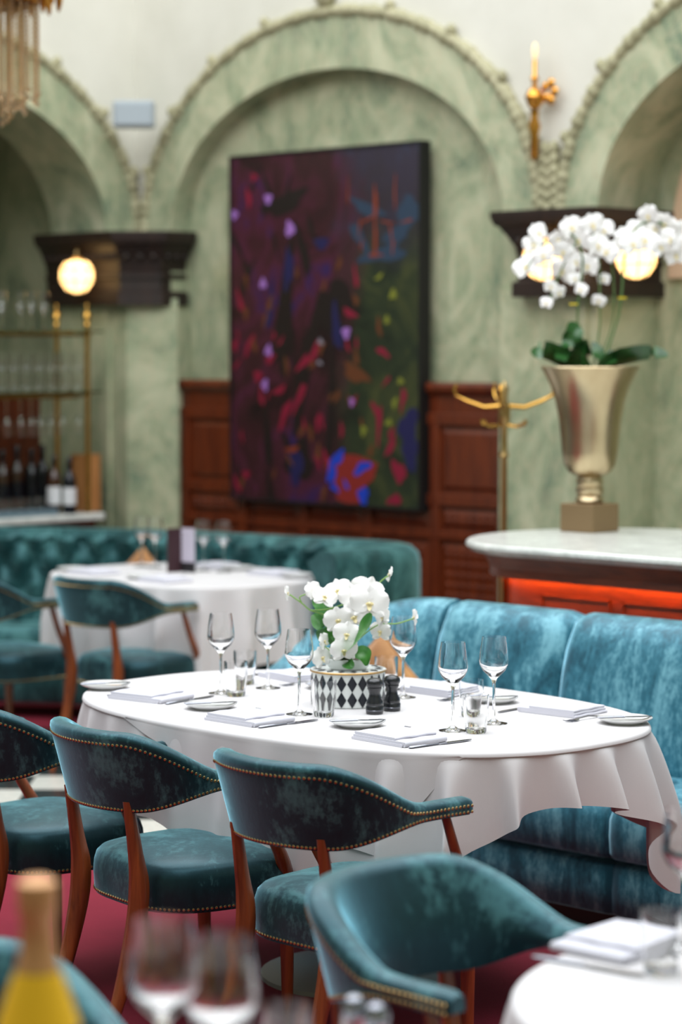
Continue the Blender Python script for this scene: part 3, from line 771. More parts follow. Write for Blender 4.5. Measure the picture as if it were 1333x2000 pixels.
for k in range(6):
    z = 2.36 + .05*k; wd = .07 - .004*k
    for sx in (-1, 0, 1): mb.ball((-2.33 + sx*wd*.55, WY-.005, z + (.015 if sx else 0)), (wd*.42, .03, .034), 8, 5)
mb.build('carved_tassel', 'carved_stone', wb)
p = onY(262, 224, WY-.22)
e = empty('loudspeaker', p, radians(45), 'small pale grey loudspeaker box high in the corner between two arches', 'speaker')
MB().box(-.105, .105, -.05, .05, -.068, .068).build('cabinet', 'speaker_grey', e, False, bevel=.012)
MB().box(-.09, .09, -.055, -.048, -.055, .055).build('grille', 'speaker_grey', e, False, bevel=.003)
MB().tube([(0, .05, 0), (0, .16, 0)], .015, 8).build('bracket', 'speaker_grey', e)

p = depth(-58, 120, 9.4)
ch = empty('crystal_chandelier', (p.x, p.y, 2.0), 0, 'gilt chandelier with long crystal bead strands at the top left', 'chandelier')
def beads(n_, r, gap):
    mb = MB()
    for k in range(n_):
        z = -gap*k; mb.lathe([(.0004, z+r*1.1), (r, z), (.0004, z-r*1.1)], 6)
    mb.lathe([(.0004, -gap*n_+r), (r*1.4, -gap*n_), (.0004, -gap*n_-r*2.6)], 6)
    return mb
zt = depth(60, 8, 9.4).z - 2.0
protos = {}
for ring, (R_, n_, z0, cnt) in enumerate(((.262, 34, zt, 21), (.21, 28, zt, 23), (.15, 20, zt, 25), (.08, 10, zt, 26))):
    for k in range(n_):
        t = 2*pi*k/n_ + ring*.3; c = cnt - (k % 3)
        if c not in protos: protos[c] = beads(c, .0085, .0178).build('bead_strand', 'crystal', ch, False); o = protos[c]
        else: o = protos[c].copy(); COL.objects.link(o)
        o.location = (R_*cos(t), R_*sin(t), z0)
for R_, z in ((.262, zt), (.15, zt)):
    MB().tube([(R_*cos(2*pi*j/40), R_*sin(2*pi*j/40), z+.006) for j in range(41)], .01, 8).build('ring', 'gold_leaf', ch)
mb = MB()
for k in range(40):
    t = 2*pi*k/40; R_ = .30 + .05*(k % 2); mb.ball((R_*cos(t), R_*sin(t), zt+.03), (.012, .012, .05), 8, 6)
mb.build('leaf_fringe', 'gold_leaf', ch)
MB().lathe([(.02, zt+1.2), (.05, zt+.5), (.2, zt+.3), (.36, zt+.14), (.36, zt+.07), (.27, zt+.02)], 32).build('canopy', 'gold_leaf', ch)
MB().tube([(0, 0, zt+1.1), (0, 0, 3.4)], .012, 8).build('chain', 'gold_leaf', ch)

# ------------------------------------------------------------------ bar in the left niche
BX = -4.94; BE = 3.20; B0 = 1.30
bar = empty('back_bar_counter', (BX-.3, 2.3, 0), label='wooden bar counter with a white marble top in the left niche', cat='counter')
def rel(mb, o): mb.v = [(a-o.location.x, b-o.location.y, c-o.location.z) for a, b, c in mb.v]; return mb
rel(MB().box(-5.55, BX, B0, BE, .865, .90), bar).build('marble_top', 'white_marble', bar, False, bevel=.006)
rel(MB().box(-5.53, BX-.04, B0, BE-.03, 0, .865), bar).build('body', 'wainscot_wood', bar, False)
for k in range(4):
    y0 = B0 + .03 + k*.46; mb = MB(); x = BX-.04; c = .025
    mb.loft([[(x, y0, .14), (x, y0+.42, .14), (x, y0+.42, .80), (x, y0, .80)], [(x+.012, y0+c, .14+c), (x+.012, y0+.42-c, .14+c), (x+.012, y0+.42-c, .80-c), (x+.012, y0+c, .80-c)]])
    rel(mb, bar).build('panel', 'counter_wood', bar, False)
SH1, SH2 = 1.524, 1.831
unit = empty('glass_shelf_unit', (-5.1, 2.3, .902), label='brass and glass shelf unit standing on the bar counter', cat='shelf')
for i, (x, y) in enumerate(((-4.99, 3.13), (-5.24, 3.13), (-4.99, 1.40), (-5.24, 1.40))):
    po = rel(MB().tube([(x, y, .901), (x, y, SH2+.02)], .013, 10), unit).build('post', 'brass', unit)
    rel(MB().lathe([(.013, SH2+.02), (.02, SH2+.03), (.012, SH2+.045), (.024, SH2+.07), (.018, SH2+.09), (.006, SH2+.10), (.004, SH2+.135), (0, SH2+.14)], 12, (x, y, 0)), unit).build('finial', 'brass', po)
for z in (SH1, SH2):
    rel(MB().box(-5.27, -4.955, 1.32, 3.21, z-.010, z), unit).build('glass_shelf', 'shelf_glass', unit, False)
    mb = MB(); mb.tube([(-4.99, 1.38, z-.018), (-4.99, 3.15, z-.018)], .010, 8); mb.tube([(-5.24, 1.38, z-.018), (-5.24, 3.15, z-.018)], .010, 8); mb.tube([(-4.99, 3.13, z-.018), (-5.24, 3.13, z-.018)], .010, 8)
    rel(mb, unit).build('shelf_rail', 'brass', unit)
tag(MB().box(-5.53, -5.50, 1.35, 3.22, .905, 1.50).build('wall_bar_backing', 'wainscot_wood', smooth=False), kind='structure')

WINE = [(.0005, 0), (.036, 0), (.036, .0016), (.014, .006), (.0050, .013), (.0038, .05), (.0040, .105), (.008, .118), (.029, .139), (.0375, .155), (.0388, .166), (.0365, .192), (.031, .228), (.0301, .228), (.0355, .192), (.0377, .166), (.0364, .156), (.028, .1415), (.006, .124), (.0005, .1225)]
TUMB = [(.0005, 0), (.024, 0), (.0265, .004), (.031, .04), (.0335, .07), (.0335, .098), (.0323, .098), (.0322, .07), (.0295, .04), (.0255, .014), (.0005, .012)]
wine0 = MB().lathe(WINE, 40).build('wine_glass', 'glass', None, True, 50); wine0['category'] = 'wine glass'; wu = [False]
tumb0 = MB().lathe(TUMB, 36).build('tumbler', 'glass', None, True, 50); tumb0['category'] = 'tumbler'; tu = [False]

# stemware and tumblers on the shelves
for k, px in enumerate((4, 40, 62, 86)):
    q = onX(px, 640, -5.06 - .05*(k % 2)); put(wine0, wu, (q.x, q.y, SH2+.0005), 0, 'wine glass on the top shelf of the bar', 'wine glasses on the top bar shelf').scale = (.78, .78, .85)
q = onX(2, 640, -5.17); put(wine0, wu, (q.x, q.y, SH2+.0005), .3, 'wine glass on the top shelf of the bar', 'wine glasses on the top bar shelf').scale = (.78, .78, .85)
for row, x in enumerate((-5.04, -5.14)):
    for k in range(7):
        q = onX(2 + 25*k + 8*row, 765, x)
        o = put(tumb0, tu, (q.x, q.y, SH1+.0005), 0, 'clear tumbler in the lower layer on the middle shelf of the bar', 'tumblers on the middle bar shelf')
        put(tumb0, tu, (q.x, q.y, SH1+.0995), 0, 'clear tumbler stacked in the upper layer on the middle shelf of the bar', 'stacked tumblers on the middle bar shelf')
rack = empty('stemware_rack', (-5.06, 2.3, SH1-.06), label='brass rail rack under the middle bar shelf holding upturned glasses', cat='rack')
mb = MB()
for x in (-5.082, -5.038): mb.tube([(x, 1.40, SH1-.036), (x, 3.10, SH1-.036)], .0035, 6)
rel(mb, rack).build('rail', 'brass', rack)
mb = MB()
for y in (1.5, 2.3, 3.05):
    for x in (-5.082, -5.038): mb.tube([(x, y, SH1-.036), (x, y, SH1-.0105)], .003, 6)
rel(mb, rack).build('hanger', 'brass', rack)
for k, px in enumerate((13, 40, 61, 79, 98, 121, 153)):
    q = onX(px, 830, -5.06); o = put(wine0, wu, (q.x, q.y, SH1-.0305), 0, 'upturned wine glass hanging below the middle bar shelf', 'hanging wine glasses in the bar'); o.rotation_euler = (pi, 0, 0); o.scale = (.76, .76, .85)
def bottle(name, loc, r, h, mat, capmat, labmat, label, grp=None):
    e = empty(name, loc, 0, label, 'bottle', grp)
    MB().lathe([(.0005, 0), (r*.95, 0), (r, .006), (r, h*.56), (r*.9, h*.64), (r*.42, h*.74), (r*.36, h*.8), (r*.36, h*.97), (.0005, h*.97)], 24).build('body', mat, e)
    MB().lathe([(r*.38, h*.80), (r*.40, h*.81), (r*.40, h*.985), (r*.3, h), (.0005, h)], 18).build('capsule', capmat, e)
    MB().lathe([(r+.0006, h*.16), (r+.0008, h*.17), (r+.0008, h*.45), (r+.0006, h*.46)], 24).build('paper_label', labmat, e)
    return e
CZ = .901
def barpos(px, x): q = onX(px, 990, x); return (q.x, q.y, CZ)
bottle('spirit_bottle', barpos(106, -5.06), .034, .30, 'bottle_brown', 'bottle_dark', 'paper_white', 'brown spirit bottle with a white label on the bar beside the dark blue bottle')
bottle('spirit_bottle', barpos(136, -5.0), .034, .29, 'bottle_dark', 'bottle_dark', 'paper_white', 'dark blue bottle with a white label beside the wooden box on the bar')
for k, px in enumerate((6, 34, 62, 84)):
    bottle('dark_bottle', barpos(px, -5.36), .038, .32 + .02*(k % 2), 'bottle_dark' if k > 1 else 'bottle_brown', 'bottle_dark', 'bottle_dark', ('dark bottle at the back of the bar by the left frame edge', 'brown bottle at the back of the bar, second from the frame edge', 'black bottle at the back of the bar, third from the frame edge', 'black bottle at the back of the bar nearest the blue bottles')[k], 'dark bottles on the bar')
q = onX(168, 990, -5.10)
e = empty('wooden_box', (q.x, q.y, CZ), 0, 'upright pale wooden bottle box on the end of the bar', 'box')
MB().box(-.055, .055, -.055, .055, 0, .285).build('case', 'box_wood', e, False, bevel=.003)
MB().box(-.057, .057, -.057, .057, .286, .295).build('lid', 'box_wood', e, False, bevel=.002)
q = onX(45, 985, -5.05)
e = empty('serving_tray', (q.x, q.y, CZ), 0, 'blue grey tray of small glasses on the bar counter', 'tray')
MB().box(-.07, .07, -.26, .16, 0, .012).build('base', 'tray_blue', e, False, bevel=.004)
mb = MB()
for x0, x1, y0, y1 in ((-.075, -.068, -.265, .165), (.068, .075, -.265, .165), (-.07, .07, -.267, -.26), (-.07, .07, .16, .167)): mb.box(x0, x1, y0, y1, 0, .032)
mb.build('rim', 'tray_blue', e, False)
for k in range(6):
    o = put(tumb0, tu, (q.x, q.y - .22 + .069*k, CZ+.0125), 0, 'small glass standing on the blue grey tray on the bar', 'glasses on the bar tray')
    o.scale = (.95, .95, .8)

# ------------------------------------------------------------------ right counter, vase, coat stand
CH = 1.05
ctr = empty('marble_console', (0, 2.15, 0), label='curved wooden counter with white marble top and amber light strip', cat='counter')
def stad(hw, x0, x1=2.2, yc=2.15, n=28):
    pts = []
    r = hw
    for k in range(n+1):
        t = pi/2 + pi*k/n; pts.append((x0 + r*.86*cos(t), yc + r*sin(t)))
    return [(x1, yc - hw)][::-1] and pts + [(x1, yc-hw), (x1, yc+hw)]
def stack(rows, x0): return [[(a, b - 2.15, z) for a, b in stad(hw, x0)] for hw, z in rows]
MB().loft(stack([(.50, CH-.042), (.53, CH-.036), (.55, CH-.018), (.548, CH-.006), (.54, CH)], -.82)).build('marble_top', 'white_marble', ctr, True, 35)
MB().loft(stack([(.452, .956), (.458, .960), (.462, .970), (.475, .993), (.485, CH-.042)], -.82)).build('cornice', 'counter_wood', ctr, True, 35)
MB().loft(stack([(.385, 0), (.385, .95)], -.82)).build('body', 'counter_wood', ctr, True, 35)
mb = MB(); st = [p for p in stad(.430, -.82)][5:-1]
mb.tube([(a, b - 2.15, .937) for a, b in st], .005, 6); mb.build('light_strip', 'led_amber', ctr)
MB().loft([[(a, b - 2.15, z) for a, b in stad(hw, -.82)] for hw, z in ((.449, .962), (.449, .928), (.457, .928), (.457, .966))], True, False).build('cornice_lip', 'counter_wood', ctr, True, 35)
MB().box(-1.05, -1.03, -.325, -.30, .0, .94).build('brass_edge', 'old_brass', ctr, False)
def rect_frame(x0, x1, z0, z1, y):
    mb = MB(); w_ = .008
    for a, b, c, d in ((x0, x1, z1-w_, z1), (x0, x1, z0, z0+w_), (x0, x0+w_, z0, z1), (x1-w_, x1, z0, z1)): mb.box(a, b, y-.008, y+.002, c, d)
    return mb
for k in range(6):
    rect_frame(-.80 + k*.36, -.80 + k*.36 + .31, .22, .875, -.385).build('panel_frame', 'counter_wood', ctr, False)
VX, VY = -1.07, 2.36
vs = empty('urn_vase', (VX, VY, CH+.0005), 0, 'champagne gold urn vase on a square foot, on the marble counter', 'vase')
MB().box(-.078, .078, -.078, .078, 0, .105).build('foot', 'bronze_block', vs, False, bevel=.003)
MB().lathe([(.045, .105), (.054, .115), (.05, .128), (.044, .133), (.052, .145), (.052, .165), (.046, .172), (.05, .182), (.05, .195), (.044, .205), (.05, .21)], 36).build('knop', 'champagne_metal', vs)
MB().lathe([(.0005, .205), (.05, .207), (.078, .222), (.096, .25), (.105, .30), (.110, .36), (.117, .42), (.130, .49), (.15, .55), (.176, .60), (.186, .613), (.182, .617), (.172, .605), (.14, .55), (.11, .46), (.095, .36), (.0005, .30)], 56).build('body', 'champagne_metal', vs)
MB().lathe([(.0005, .592), (.1, .59), (.158, .578)], 28).build('soil', 'bark', vs)

p = at(985, 1500, 0); p = cz(.642, 9.5)
cs = empty('coat_stand', (p.x, p.y, .004), radians(45), 'brass coat stand with curved hooks beside the marble counter', 'coat stand')
MB().lathe([(.19, 0), (.19, .015), (.06, .04), (.016, .07)], 28, caps=True).build('base', 'old_brass', cs)
MB().lathe([(.013, .05), (.013, 1.30), (.02, 1.31), (.013, 1.33), (.013, 1.42), (.024, 1.45), (.024, 1.50), (.012, 1.53), (.017, 1.575), (.004, 1.60), (.0005, 1.605)], 14).build('pole', 'old_brass', cs)
for t in (8, 98, 172, 262):
    a = Matrix.Rotation(radians(t), 4, 'Z')
    pts = [a @ Vector(q) for q in ((.015, 0, 1.505), (.08, 0, 1.50), (.15, 0, 1.525), (.19, 0, 1.545), (.20, 0, 1.57), (.188, 0, 1.59))]
    MB().tube(pts, [.010, .009, .008, .007, .006, .005], 8).build('hook', 'brass', cs)
for t in (30, 150, 215, 325):
    a = Matrix.Rotation(radians(t), 4, 'Z')
    MB().tube([a @ Vector(q) for q in ((.012, 0, 1.43), (.06, 0, 1.425), (.095, 0, 1.435), (.10, 0, 1.45))], .006, 8).build('hook', 'brass', cs)

# ------------------------------------------------------------------ orchids
def petal(mb, L, Wd, ang, cup=.15, z0=0, pw=.55, base=.22):
    a = radians(ang)
    def f(u, v):
        y = L*u; wv = Wd*(sin(pi*min(1, base + (1-base)*u*.985))**pw) * (v-.5)
        z = z0 + cup*L*(u*u*.6) - .25*Wd*(abs(v-.5)*2)**2*.5*(u) + .02*L*sin(9*v + 5*u)
        return Vector((wv*cos(a) - y*sin(a), wv*sin(a) + y*cos(a), z))
    mb.grid(f, 7, 6)
def flower_proto(name):
    mb = MB()
    for ang in (0, 128, -128): petal(mb, .046, .034, ang, .10, 0)
    for ang in (68, -68): petal(mb, .050, .060, ang, .16, .003, .42, .10)
    f = mb.build(name, 'petal', None, True, 80)
    mb = MB(); petal(mb, .017, .012, 180, .9, .004); petal(mb, .010, .009, 90, .9, .004); petal(mb, .010, .009, -90, .9, .004); mb.ball((0, .001, .007), (.004, .004, .006), 8, 6)
    l = mb.build('lip', 'petal_lip', f, True, 80)
    return f
def leafmesh(pts, Wd, fold=.25, roll=45):
    P = catmull([Vector(q) for q in pts], 6); mb = MB(); n_ = len(P)-1; rows = []
    for i, q in enumerate(P):
        t = (P[min(i+1, n_)] - P[max(i-1, 0)]).normalized(); sd = t.cross(Vector((0, 0, 1)))
        sd = sd.normalized() if sd.length > .1 else Vector((.7071, .7071, 0)); up = sd.cross(t)
        R3 = Matrix.Rotation(radians(roll if t.x - t.y > 0 else -roll), 3, t); sd = R3 @ sd; up = R3 @ up
        ww = Wd*sin(pi*(.12 + .86*i/n_))**.6/2
        rows.append([q + sd*ww*s_ + up*fold*ww*abs(s_) for s_ in (-1, -.66, -.33, 0, .33, .66, 1)])
    mb.loft(rows, False, False); return mb
CAMV = Vector((CAM[0], CAM[1], EYE))
fl0 = flower_proto('flower'); fused = [False]
def flower(root, pos, scale, turn, tilt, roll):
    if not fused[0]: f = fl0; fused[0] = True
    else: f = copy_tree(fl0)
    f.parent = root
    v = (CAMV - pos).normalized()
    v = Matrix.Rotation(radians(turn), 3, 'Z') @ v; v.z += tilt
    qt = v.to_track_quat('Z', 'Y')
    f.rotation_mode = 'QUATERNION'
    from mathutils import Quaternion
    f.rotation_quaternion = qt @ Quaternion((0, 0, 1), radians(roll))
    f.location = pos - root.location; f.scale = (scale,)*3
def bud(root, pos, r, stem_to, mat='bud'):
    q = pos - root.location
    MB().ball(q, (r*.8, r*.8, r*1.15), 10, 7).build('bud', mat, root)
def stem(root, pts, r, mat='stem'):
    P = catmull([Vector(q) - root.location for q in pts], 6); MB().tube(P, r, 7).build('stem', mat, root)

pot = empty('patterned_planter', (0, 0, TT), radians(10), 'round planter with black and white diamond pattern on the main table', 'planter')
PR, PH = .102, .094
MB().lathe([(.0005, 0), (PR-.004, 0), (PR, .004), (PR, PH-.004), (PR+.003, PH), (PR+.003, PH+.004), (.07, PH+.006), (.06, PH+.001), (.0005, PH-.002)], 60).build('body', 'pot_white', pot, True, 30)
MB().lathe([(PR+.0015, PH-.002), (PR+.0042, PH-.001), (PR+.0042, PH+.002), (PR+.002, PH+.0046)], 60).build('rim', 'gold_rim', pot)
nd = 22; dia = []
for row in range(2):
    zc = .022 + .044*row + .002
    for k in range(nd):
        t0 = 2*pi*k/nd; hw = pi/nd*.92; hh = .0225; R2 = PR + .0012
        P = [(R2*cos(t0), R2*sin(t0), zc-hh), (R2*cos(t0+hw*.5)*1.0005, R2*sin(t0+hw*.5), zc-hh*.5), (R2*cos(t0+hw), R2*sin(t0+hw), zc), (R2*cos(t0+hw*.5), R2*sin(t0+hw*.5), zc+hh*.5), (R2*cos(t0), R2*sin(t0), zc+hh), (R2*cos(t0-hw*.5), R2*sin(t0-hw*.5), zc+hh*.5), (R2*cos(t0-hw), R2*sin(t0-hw), zc), (R2*cos(t0-hw*.5), R2*sin(t0-hw*.5), zc-hh*.5)]
        MB().add(P, [(0, 1, 7), (1, 2, 3), (1, 3, 4, 5, 7), (5, 6, 7)] and [(0, 1, 2, 3, 4, 5, 6, 7)]).build('diamond', 'pattern_black', pot, False)
mb = MB()
for k in range(16):
    t0 = 2*pi*k/16; mb.add([(r*cos(t0+dt), r*sin(t0+dt), PH+.0072 - (r-.07)*.05) for r, dt in ((.072, 0), (.086, .12), (.101, 0), (.086, -.12))], [(0, 1, 2, 3)])
mb.build('lid_pattern', 'pattern_black', pot, False)
bowl = empty('white_bowl', (0, 0, TT+PH+.0065), 0, 'white flower bowl set on the patterned planter', 'bowl')
MB().lathe([(.0005, 0), (.052, 0), (.058, .006), (.061, .026), (.058, .028), (.054, .016), (.0005, .014)], 40).build('shell', 'pot_white', bowl)
MB().lathe([(.0005, .025), (.03, .026), (.055, .02)], 24).build('soil', 'bark', bowl)
orc = empty('orchid_plant', (0, 0, TT+PH+.033), 0, 'small white orchid plant with green leaves in the diamond planter', 'orchid')
ZP = depth(668, 1300, 1); ZT = 6.66
def pp(px, py, dz=0): return depth(px, py, ZT + dz)
FLW = [(612, 1154, -.02, .62, 40, .3), (634, 1167, -.03, .75, 20, .5), (661, 1155, .02, .85, -20, .4), (690, 1166, -.02, .85, 10, .2), (716, 1158, .0, 1.05, -15, .15), (722, 1180, -.05, 1.12, 5, .05), (660, 1212, -.06, .85, 15, -.1), (692, 1206, -.05, .95, 0, .0), (678, 1240, -.09, .82, -5, .0), (672, 1271, -.09, .80, 8, -.2), (633, 1253, -.05, .55, 60, .1), (629, 1285, -.05, .72, 40, .0), (749, 1206, -.03, .72, -60, .1), (744, 1234, .05, .7, -30, -.1)]
for i, (x, y, dz, s_, tn, ti) in enumerate(FLW): flower(orc, pp(x, y, dz), s_, tn, ti, rnd.uniform(-25, 25))
base = Vector((0, 0, TT+PH+.034))
stem(orc, [base, pp(655, 1240), pp(640, 1205), pp(607, 1192), pp(590, 1178), pp(566, 1161)], .0022)
stem(orc, [base, pp(672, 1230), pp(690, 1190), pp(716, 1165), pp(745, 1135), pp(760, 1124)], .0022)
stem(orc, [base, pp(700, 1250, .02), pp(740, 1220), pp(775, 1218), pp(808, 1208)], .002)
stem(orc, [pp(607, 1192), pp(640, 1190), pp(672, 1180), pp(690, 1172)], .002)
stem(orc, [pp(590, 1178), pp(586, 1166), pp(600, 1160)], .0018)
stem(orc, [base, pp(662, 1290, -.04), pp(650, 1275, -.05), pp(634, 1262, -.05)], .0018)
flower(orc, pp(561, 1159), .48, 75, .1, 20); flower(orc, pp(762, 1122), .46, -75, .2, 60); flower(orc, pp(811, 1206), .5, -70, 0, -30)
for pts, wd in (([base, pp(684, 1268, -.08), pp(708, 1236, -.12), pp(726, 1198, -.13)], .066), ([base, pp(648, 1262, .02), pp(628, 1225, .0), pp(612, 1200, .02)], .05), ([base, pp(700, 1275, -.04), pp(716, 1282, -.07), pp(718, 1300, -.09)], .045),
                ([base, pp(640, 1200, .04), pp(622, 1175, .05), pp(616, 1160, .05)], .05), ([base, pp(680, 1295, -.08), pp(690, 1305, -.10)], .035), ([base, pp(660, 1285, -.06), pp(655, 1262, -.05)], .03)):
    m_ = leafmesh([Vector(q) - orc.location for q in pts], wd); m_.build('leaf', 'leaf', orc)

ov = empty('orchid_display', (VX, VY, CH+.60), 0, 'tall white orchid spray growing from the gold urn', 'orchid')
ZV = 9.05
def pv(px, py, dz=0): return depth(px, py, ZV + dz)
OF = [(1042, 478), (1052, 455), (1028, 522), (1062, 500), (1090, 468), (1100, 492), (1116, 445), (1132, 470), (1158, 440), (1180, 450), (1168, 480), (1186, 492), (1128, 512), (1150, 520), (1100, 530), (1076, 560), (1092, 572), (1068, 592), (1136, 566), (1180, 546), (1170, 588), (1124, 545),
      (1222, 462), (1212, 480), (1244, 448), (1262, 470), (1268, 422), (1282, 445), (1300, 438), (1312, 468), (1290, 484), (1330, 470), (1322, 500), (1340, 450), (1345, 490), (1236, 478)]
for i, (x, y) in enumerate(OF):
    flower(ov, pv(x, y, rnd.uniform(-.07, .07)), (.62 if y > 540 else .98)*rnd.uniform(.85, 1.1), rnd.uniform(-40, 40), rnd.uniform(-.3, .35), rnd.uniform(-30, 30))
vb = Vector((VX, VY, CH+.595))
stem(ov, [vb + Vector((-.05, -.03, 0)), pv(1128, 650), pv(1130, 590), pv(1138, 500), pv(1110, 455), pv(1060, 480), pv(1030, 525)], .004, 'stem_dark')
stem(ov, [vb + Vector((0, .01, 0)), pv(1172, 640), pv(1172, 590), pv(1170, 500), pv(1150, 450), pv(1110, 500), pv(1072, 590)], .0035, 'stem_dark')
stem(ov, [vb + Vector((.03, .02, 0)), pv(1202, 640), pv(1214, 582), pv(1222, 500), pv(1250, 440), pv(1300, 440), pv(1342, 490)], .0045, 'stem_dark')
stem(ov, [vb + Vector((.02, .0, 0)), pv(1192, 650), pv(1200, 590), pv(1196, 520), pv(1182, 470)], .003, 'stem_dark')
for x, y in ((1216, 582), (1121, 594)):
    q = pv(x, y) - ov.location; MB().box(q.x-.014, q.x+.014, q.y-.008, q.y+.008, q.z-.003, q.z+.003).build('clip', 'clip_yellow', ov, False)
for pts, wd in (([(-.02, 0, .0), (1075, 690), (1050, 688), (1042, 680)], .08), ([(0, -.02, 0), (1120, 700), (1085, 690), (1062, 695)], .075), ([(-.03, 0, 0), (1124, 690), (1120, 650), (1116, 628)], .075), ([(.04, 0, 0), (1200, 706), (1262, 692), (1306, 694)], .08), ([(.02, .02, 0), (1195, 700), (1240, 692), (1268, 686)], .06), ([(0, -.04, 0), (1150, 690), (1165, 688), (1178, 705)], .07), ([(-.01, -.03, 0), (1135, 700), (1145, 672), (1148, 664)], .05)):
    P = [vb + Vector(pts[0])] + [pv(*q, -.05) for q in pts[1:]]
    leafmesh([q - ov.location for q in P], wd*1.15).build('leaf', 'leaf_dark', ov)
#NEXT3
# ------------------------------------------------------------------ main table settings
SETN = {'A': 'far left place on the chair side', 'B': 'middle place on the chair side', 'C': 'nearest place on the chair side',
        'D': 'right-hand place on the sofa side', 'E': 'middle place on the sofa side', 'F': 'far left place on the sofa side'}
def napkin_mesh():
    mb = MB()
    for x0, x1, y0, y1, z0, z1 in ((-.095, .09, -.075, .075, 0, .0055), (-.09, .095, -.073, .074, .0058, .0112), (-.088, .06, -.07, .072, .0115, .0165)):
        n_ = 10; rings = []
        for i in range(n_+1):
            y = y0 + (y1-y0)*i/n_; w_ = .0012*sin(i*1.3 + z0*900); h = (z1-z0)/2; zc = (z0+z1)/2 + w_*.5
            rings.append([(x0 - h*0 + h*(1-cos(t)) if k < 7 else x1 - h*(1-cos(t)), y, zc + h*sin(t)) for k, t in enumerate([pi*1.5 - pi*j/6 - pi*.5*0 - pi*1.0*0 for j in range(0)])] or
                         [(x0 + h - h*sin(pi*j/6), y, zc - h*cos(pi*j/6)) for j in range(7)] + [(x1 - h + h*sin(pi*j/6), y, zc + h*cos(pi*j/6)) for j in range(7)])
        mb.loft(rings)
    mb.tube([(.094, -.072, .0056), (.094, .0, .0060), (.094, .072, .0056)], .0052, 8)
    return mb
_n = napkin_mesh(); _n.v = [(a, b, c*1.25) for a, b, c in _n.v]
nap0 = _n.build('folded_napkin', 'napkin_linen', None, True, 50); nap0['category'] = 'napkin'; nu = [False]
pl0 = MB().lathe([(.0005, .002), (.040, .002), (.042, .0), (.046, .0), (.048, .003), (.066, .0095), (.0725, .0135), (.0728, .0152), (.071, .0155), (.062, .011), (.048, .0075), (.0005, .0072)], 48).build('side_plate', 'porcelain', None, True, 50); pl0['category'] = 'plate'; pu = [False]
def flat_outline(pts, z0, z1, dome=None):
    mb = MB(); mb.loft([[(x, y, z0) for x, y in pts], [(x, y, z1) for x, y in pts]]); return mb
def knife(L, hl):
    e = empty('table_knife', cat='knife')
    rings = []
    for y, wx, hz in ((-L/2, .003, .001), (-L/2+.004, .0072, .003), (-L/2+hl*.6, .0055, .0032), (-L/2+hl, .004, .003)): rings.append([(wx*cos(2*pi*j/10), y, .0034 + hz*sin(2*pi*j/10)) for j in range(10)])
    MB().loft(rings).build('handle', 'steel', e)
    b = -L/2+hl
    flat_outline([(-.004, b-.002), (.004, b-.002), (.009, b+.02), (.0095, L/2-.03), (.005, L/2-.005), (0, L/2), (-.005, L/2-.012), (-.006, b+.02)], .0022, .0038).build('blade', 'steel', e, False)
    return e
def fork(L):
    e = empty('table_fork', cat='fork'); rings = []
    for y, wx, z in ((-L/2, .004, .002), (-L/2+.01, .0075, .002), (-L/2+.06, .005, .004), (.0, .0035, .008), (L*.22, .004, .006), (L*.26, .010, .004), (L*.33, .0118, .003)): rings.append([(wx*cos(2*pi*j/10), y, z + .0018*sin(2*pi*j/10)) for j in range(10)])
    MB().loft(rings).build('handle', 'steel', e)
    for k in range(4):
        x = -.0095 + .00633*k; MB().tube([(x, L*.325, .003), (x, L*.42, .002), (x*.95, L*.5, .0055)], [.0017, .0016, .0009], 6).build('tine', 'steel', e)
    return e
kn0 = knife(.205, .095); ku = [False]; fk0 = fork(.185); fu = [False]; bk0 = knife(.15, .075); bk0.name = 'butter_knife'; bu = [False]
GR = {'A': 1, 'B': 1, 'C': 1, 'D': -1, 'E': -1, 'F': -1}
POS = {'A': (-.468, -.314, 9), 'B': (.031, -.40, 0), 'C': (.531, -.354, -3), 'D': (.516, .301, 4), 'E': (.025, .355, 0), 'F': (-.487, .272, -8)}
for k, (x, y, rz) in POS.items():
    sd = GR[k]; a = radians(rz) + (0 if sd > 0 else pi); M = Matrix.Rotation(a, 3, 'Z')
    def P(dx, dy, z=TT): q = M @ Vector((dx, dy, 0)); return (x+q.x, y+q.y, z)
    put(nap0, nu, P(0, 0), a, 'folded white napkin at the ' + SETN[k] + ' of the main table', 'napkins on the main table')
    put(kn0, ku, P(.118, .03), a + radians(random.uniform(-4, 4)), 'steel table knife right of the napkin at the ' + SETN[k], 'table knives on the main table')
    put(fk0, fu, P(-.122, .055), a + radians(random.uniform(-5, 3)), 'steel table fork left of the napkin at the ' + SETN[k], 'table forks on the main table')
    pq = P(-.235, .075 if sd > 0 else .05)
    put(pl0, pu, pq, 0, 'round white side plate at the ' + SETN[k], 'side plates on the main table')
    put(bk0, bu, (pq[0], pq[1], TT+.0132), radians(-28 + random.uniform(-8, 8)), 'butter knife resting across the side plate at the ' + SETN[k], 'butter knives on the main table')
GW = 'wine glasses on the main table'
for px, py, lab in ((432, 1358, 'wine glass at the left, in front of the blurred back tablecloth'), (524, 1348, 'wine glass second from the left, farther back beside the small tumblers'), (585, 1399, 'wine glass just left of the diamond planter'),
                    (788, 1366, 'wine glass right of the planter, in front of the tan cushion'), (885, 1431, 'nearer left wine glass of the pair in front of the sofa'), (965, 1417, 'rightmost wine glass on the main table, in front of the sofa')):
    q = at(px, py-4, TT); put(wine0, wu, (q.x, q.y, TT), 0, lab, GW)
GT = 'tumblers on the main table'
